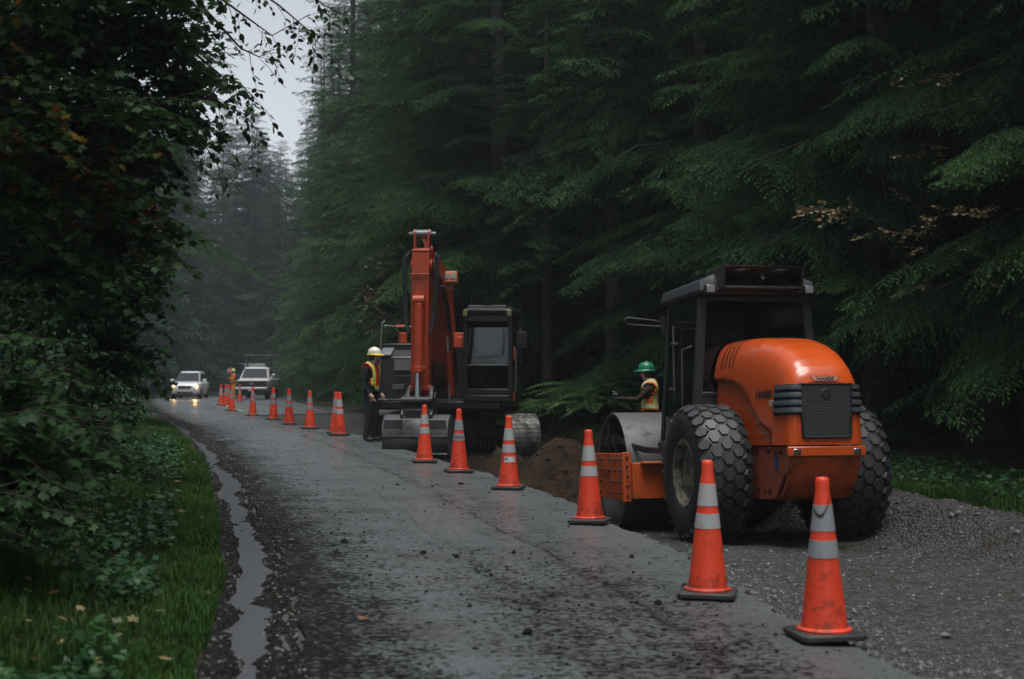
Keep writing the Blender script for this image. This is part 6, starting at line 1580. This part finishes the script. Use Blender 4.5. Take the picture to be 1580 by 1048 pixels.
def wheel(root, x, y, rad, w):
    e = bpy.data.objects.new('wheel', None); COL.objects.link(e); e.parent = root; e.location = (x, y, rad)
    mb = MB(); s = 1 if x > 0 else -1
    mb.lathe([(rad * .62, -w / 2), (rad * .93, -w / 2), (rad, -w * .38), (rad, w * .38), (rad * .93, w / 2), (rad * .62, w / 2)], 28, axis='x'); mb.build('tyre', M_TYRE, e)
    mb = MB(); mb.lathe([(rad * .64, w * .46), (rad * .58, w * .40), (rad * .56, w * .2), (.0, w * .22)] if s > 0 else [(rad * .64, -w * .46), (rad * .58, -w * .40), (rad * .56, -w * .2), (.0, -w * .22)], 24, axis='x')
    for k in range(5):
        a = 2 * PI * k / 5; mb.box((s * w * .3, rad * .3 * math.cos(a), rad * .3 * math.sin(a)), (w * .2, .06, rad * .55), (-a + PI / 2 - PI / 2, 0, 0))
    mb.build('rim', M_ALLOY, e)
def suv(root, W=.90, L0=-2.2, L1=2.25):
    mb = MB()
    mb.loft([ring(W * .84, .38, .98, L0, .12), ring(W * .95, .30, 1.02, L0 + .12, .12), ring(W, .28, 1.05, -1.3, .1), ring(W, .28, 1.05, .9, .1, tw=.97), ring(W * .985, .28, 1.02, 1.35, .12, tw=.95), ring(W * .96, .27, .98, 1.95, .14, tw=.90), ring(W * .88, .30, .90, L1 - .06, .16, tw=.90), ring(W * .80, .34, .82, L1, .15, tw=.9)])
    b = mb.build('body', M_WHITE, root, smooth=50)
    mb = MB()
    mb.loft([ring(.62, 1.00, 1.50, -2.1, .1, tw=.9), ring(.76, 1.00, 1.66, -1.75, .12, tw=.84), ring(.78, 1.00, 1.72, -.9, .12, tw=.80), ring(.78, 1.00, 1.70, .05, .12, tw=.80), ring(.79, 1.0, 1.60, .38, .1, tw=.80), ring(.80, .98, 1.10, 1.22, .05, tw=.95)])
    mb.build('roof', M_WHITE, root, smooth=50)
    mb = MB(); mb.hexa([Vector(p) for p in ((-.72, 1.19, 1.09), (.72, 1.19, 1.09), (.58, .40, 1.61), (-.58, .40, 1.61), (-.72, 1.22, 1.115), (.72, 1.22, 1.115), (.58, .43, 1.635), (-.58, .43, 1.635))]); mb.build('windscreen', M_CGL, root)
    for sx in (-1, 1):
        mb = MB(); o_ = [(sx * .785, .95, 1.12), (sx * .785, -1.75, 1.12), (sx * .70, -1.65, 1.55), (sx * .675, .32, 1.57)]
        mb.add([Vector(p) for p in o_] + [Vector(p) + Vector((sx * .012, 0, 0)) for p in o_], [(0, 1, 2, 3), (7, 6, 5, 4), (0, 1, 5, 4), (1, 2, 6, 5), (2, 3, 7, 6), (3, 0, 4, 7)]); mb.build('side_window', M_CGL, root)
        mb = MB(); mb.loft([ring(.10, -.075, .075, -.05, .05), ring(.12, -.085, .085, .02, .06), ring(.09, -.06, .06, .08, .05)]); mr = mb.build('mirror', M_WHITE, root, smooth=60); mr.location = (sx * 1.0, .82, 1.16)
        mb = MB(); mb.loft([[(sx * x_, y_, z_) for x_, y_, z_ in ((.46, 2.205, .70), (.80, 2.10, .71), (.82, 2.02, .83), (.48, 2.17, .80))], [(sx * x_, y_ + .03, z_) for x_, y_, z_ in ((.47, 2.205, .71), (.78, 2.10, .72), (.80, 2.02, .82), (.49, 2.17, .79))]]); mb.build('headlight_housing', M_HALO, root)  # housing made to glow as the orange halo
        mb = MB(); mb.lathe([(0, -.02), (.165, 0), (.15, .03), (0, .045)], 16, c=(sx * .63, 2.19, .765), axis='y'); mb.build('headlight', M_HEADL, root)  # lamp disc widened to take in its glow
        mb = MB(); mb.loft([[(sx * .50, 2.235, .40), (sx * .78, 2.13, .38), (sx * .78, 2.11, .55), (sx * .52, 2.22, .52)], [(sx * .52, 2.25, .41), (sx * .76, 2.15, .40), (sx * .76, 2.13, .53), (sx * .54, 2.24, .50)]]); fg = mb.build('fog_lamp_recess', M_CHAR, root)
        mb = MB(); mb.tube([(sx * .6, -1.6, 1.70), (sx * .62, -1.4, 1.76), (sx * .62, -.1, 1.75), (sx * .6, .1, 1.69)], .02, 6); mb.build('roof_rail', M_CHAR, root)
        for y in (-1.35, 1.40): wheel(root, sx * .80, y, .345, .225)
    mb = MB(); mb.box((0, 2.245, .745), (.80, .03, .19)); mb.box((0, 2.25, .405), (.95, .03, .12)); mb.build('grille', M_CHAR, root, bevel=.02)
    mb = MB(); mb.box((0, 2.265, .76), (.72, .012, .02)); mb.lathe([(.0, 2.275), (.055, 2.27), (.06, 2.262)], 16, c=(0, 0, .76), axis='y'); mb.build('grille_bar', M_CHROME, root)
    mb = MB(); mb.box((0, 2.275, .55), (.32, .012, .15)); mb.build('number_plate', plain('plate_pale', (.42, .44, .50), .4), root)
    mb = MB(); mb.box((0, 2.13, .29), (1.4, .25, .06)); mb.box((0, 0, .30), (1.72, 4.1, .10)); mb.build('lower_trim', M_CHAR, root)
d = 90.0; vx = (294 - 790) / FPX * d
car = empty('oncoming_car', 'white car with warm glowing headlights coming along the far end of the road', 'car', (vx, d, float(ZR(d)) + .012), (0, 0, R(180 + 4)))
suv(car)
# real headlamp beams
for sx in (-1, 1):
    l = bpy.data.lights.new('headlamp_beam', 'SPOT'); l.energy = 16; l.color = (1, .56, .22); l.spot_size = R(70); l.spot_blend = .8; l.shadow_soft_size = .08
    lo_ = bpy.data.objects.new('headlamp_beam', l); COL.objects.link(lo_); lo_.parent = car; lo_.location = (sx * .63, 2.32, .765); lo_.rotation_euler = (R(86), 0, 0)
    lo_.rotation_euler = (R(89), 0, 0)

def pickup(root, W=.98):
    mb = MB()
    mb.loft([ring(W * .96, .55, 1.20, -3.2, .06), ring(W, .5, 1.22, -3.1, .06), ring(W, .5, 1.22, -.9, .06), ring(W, .48, 1.24, -.8, .06), ring(W, .48, 1.25, .9, .08, tw=.97), ring(W, .48, 1.24, 1.4, .10, tw=.96), ring(W * .98, .5, 1.20, 2.2, .12, tw=.95), ring(W * .93, .55, 1.16, 2.42, .10, tw=.96)])
    mb.build('body', M_WHITE, root, smooth=50)
    mb = MB(); mb.loft([ring(.86, 1.2, 1.80, -.85, .10, tw=.86), ring(.88, 1.2, 1.94, -.6, .12, tw=.82), ring(.88, 1.2, 1.95, .2, .12, tw=.82), ring(.88, 1.2, 1.86, .45, .10, tw=.82), ring(.90, 1.18, 1.28, 1.25, .04, tw=.96)]); mb.build('roof', M_WHITE, root, smooth=50)
    mb = MB(); mb.hexa([Vector(p) for p in ((-.80, 1.20, 1.27), (.80, 1.20, 1.27), (.65, .48, 1.85), (-.65, .48, 1.85), (-.80, 1.235, 1.295), (.80, 1.235, 1.295), (.65, .515, 1.875), (-.65, .515, 1.875))]); mb.build('windscreen', M_CGL, root)
    mb = MB(); mb.box((0, 2.44, .95), (1.66, .08, .40)); mb.box((0, 2.40, .55), (1.8, .16, .14)); gr = mb.build('grille', M_CHAR, root, bevel=.02)
    mb = MB(); mb.lathe([(0, 2.50), (.10, 2.495), (.11, 2.48)], 20, c=(0, 0, .98), axis='y'); bo = mb.build('grille_badge', M_CHROME, root); bo.scale = (1.3, 1, .6); bo.location = (0, 0, .39)
    mb = MB(); mb.box((0, 2.48, .70), (1.86, .14, .12)); mb.build('bumper', M_WHITE, root, bevel=.03)
    mb = MB(); mb.box((0, 2.56, .62), (.32, .012, .16)); mb.build('number_plate', plain('plate_pale', (.42, .44, .50), .4), root)
    for sx in (-1, 1):
        mb = MB(); mb.box((sx * .80, 2.40, .98), (.24, .12, .32)); hl = mb.build('headlight', M_CHAR, root, bevel=.02)
        mb = MB(); mb.box((sx * .80, 2.468, 1.02), (.16, .012, .10)); mb.build('lens', M_LENS, hl)
        mb = MB(); o_ = [(sx * .885, .95, 1.30), (sx * .885, -.7, 1.30), (sx * .77, -.62, 1.80), (sx * .75, .40, 1.82)]
        mb.add([Vector(p) for p in o_] + [Vector(p) + Vector((sx * .012, 0, 0)) for p in o_], [(0, 1, 2, 3), (7, 6, 5, 4), (0, 1, 5, 4), (1, 2, 6, 5), (2, 3, 7, 6), (3, 0, 4, 7)]); mb.build('side_window', M_CGL, root)
        mb = MB(); mb.box((sx * 1.10, .88, 1.40), (.22, .10, .26)); mb.box((sx * .96, .88, 1.33), (.14, .05, .05)); mb.build('mirror', M_CHAR if sx > 0 else M_CHROME, root, bevel=.03)
        for y in (-2.05, 1.52): wheel(root, sx * .84, y, .41, .27)
    mb = MB(); mb.box((0, -.3, .50), (1.8, 5.4, .12)); mb.build('lower_trim', M_CHAR, root)
d = 87.5; vx = (397 - 790) / FPX * d
tr = empty('pickup_truck', 'white pickup truck with a dark grille parked beside the flagger', 'pickup truck', (vx, d, float(ZR(d)) + .012), (0, 0, R(180 + 2)))
pickup(tr)
rack = empty('ladder_rack', 'grey tubular ladder rack standing over the bed of the white pickup', 'ladder rack', tr.location, tr.rotation_euler)
mb = MB()
for sx in (-1, 1):
    for y in (-1.0, -2.9): mb.tube([(sx * .88, y, 1.22), (sx * .84, y, 2.85)], .035, 8)
    mb.tube([(sx * .84, -.9, 2.72), (sx * .84, -3.0, 2.72)], .03, 8)
for y in (-1.0, -2.9): mb.tube([(-.84, y, 2.70), (.84, y, 2.70)], .03, 8); 
mb.build('frame', M_STEEL, rack)
mb = MB()
for sx in (-1, 1): mb.tube([(sx * .84, -1.0, 2.15), (sx * 1.28, -1.0, 2.16)], .025, 6)
mb.build('side_arm', M_CHROME, rack)
mb = MB()
for sx in (-1, 1): mb.tube([(sx * .70, -1.0, 2.72), (sx * .80, -1.0, 2.95), (sx * .68, -1.0, 3.05)], .03, 6); mb.box((sx * .76, -1.0, 2.2), (.10, .08, .5), (0, R(8 * sx), 0))
mb.build('end_stop', M_CHAR, rack)
tb = MB(); tb.box((.30, -1.25, 1.62), (1.3, .55, .72)); tb.box((.30, -1.25, 2.0), (1.34, .58, .05)); o = tb.build('tool_chest', plain('dull_aluminium', (.30, .31, .32), .45, .4), bevel=.02)
o.matrix_world = Matrix.Translation(tr.location) @ Matrix.Rotation(R(182), 4, 'Z') @ Matrix.Translation((0, 0, .14)); props(o, 'pale metal tool chest across the pickup bed behind the cab', 'tool chest')
# ------------------------------------------------------------------ the air itself
t = NT('mist'); t.n.remove(t.b)
pv = t.new('ShaderNodeVolumePrincipled'); pv.inputs['Color'].default_value = (0.82, 0.88, 0.94, 1); pv.inputs['Density'].default_value = HAZE; pv.inputs['Anisotropy'].default_value = 0.2
t.l.new(pv.outputs[0], t.out.inputs['Volume'])
mb = MB(); mb.box((0, 170, 18), (560, 640, 54))
o = mb.build('haze', t.m, smooth=0); props(o, kind='stuff')
o['label'] = 'grey morning mist filling the forest road'
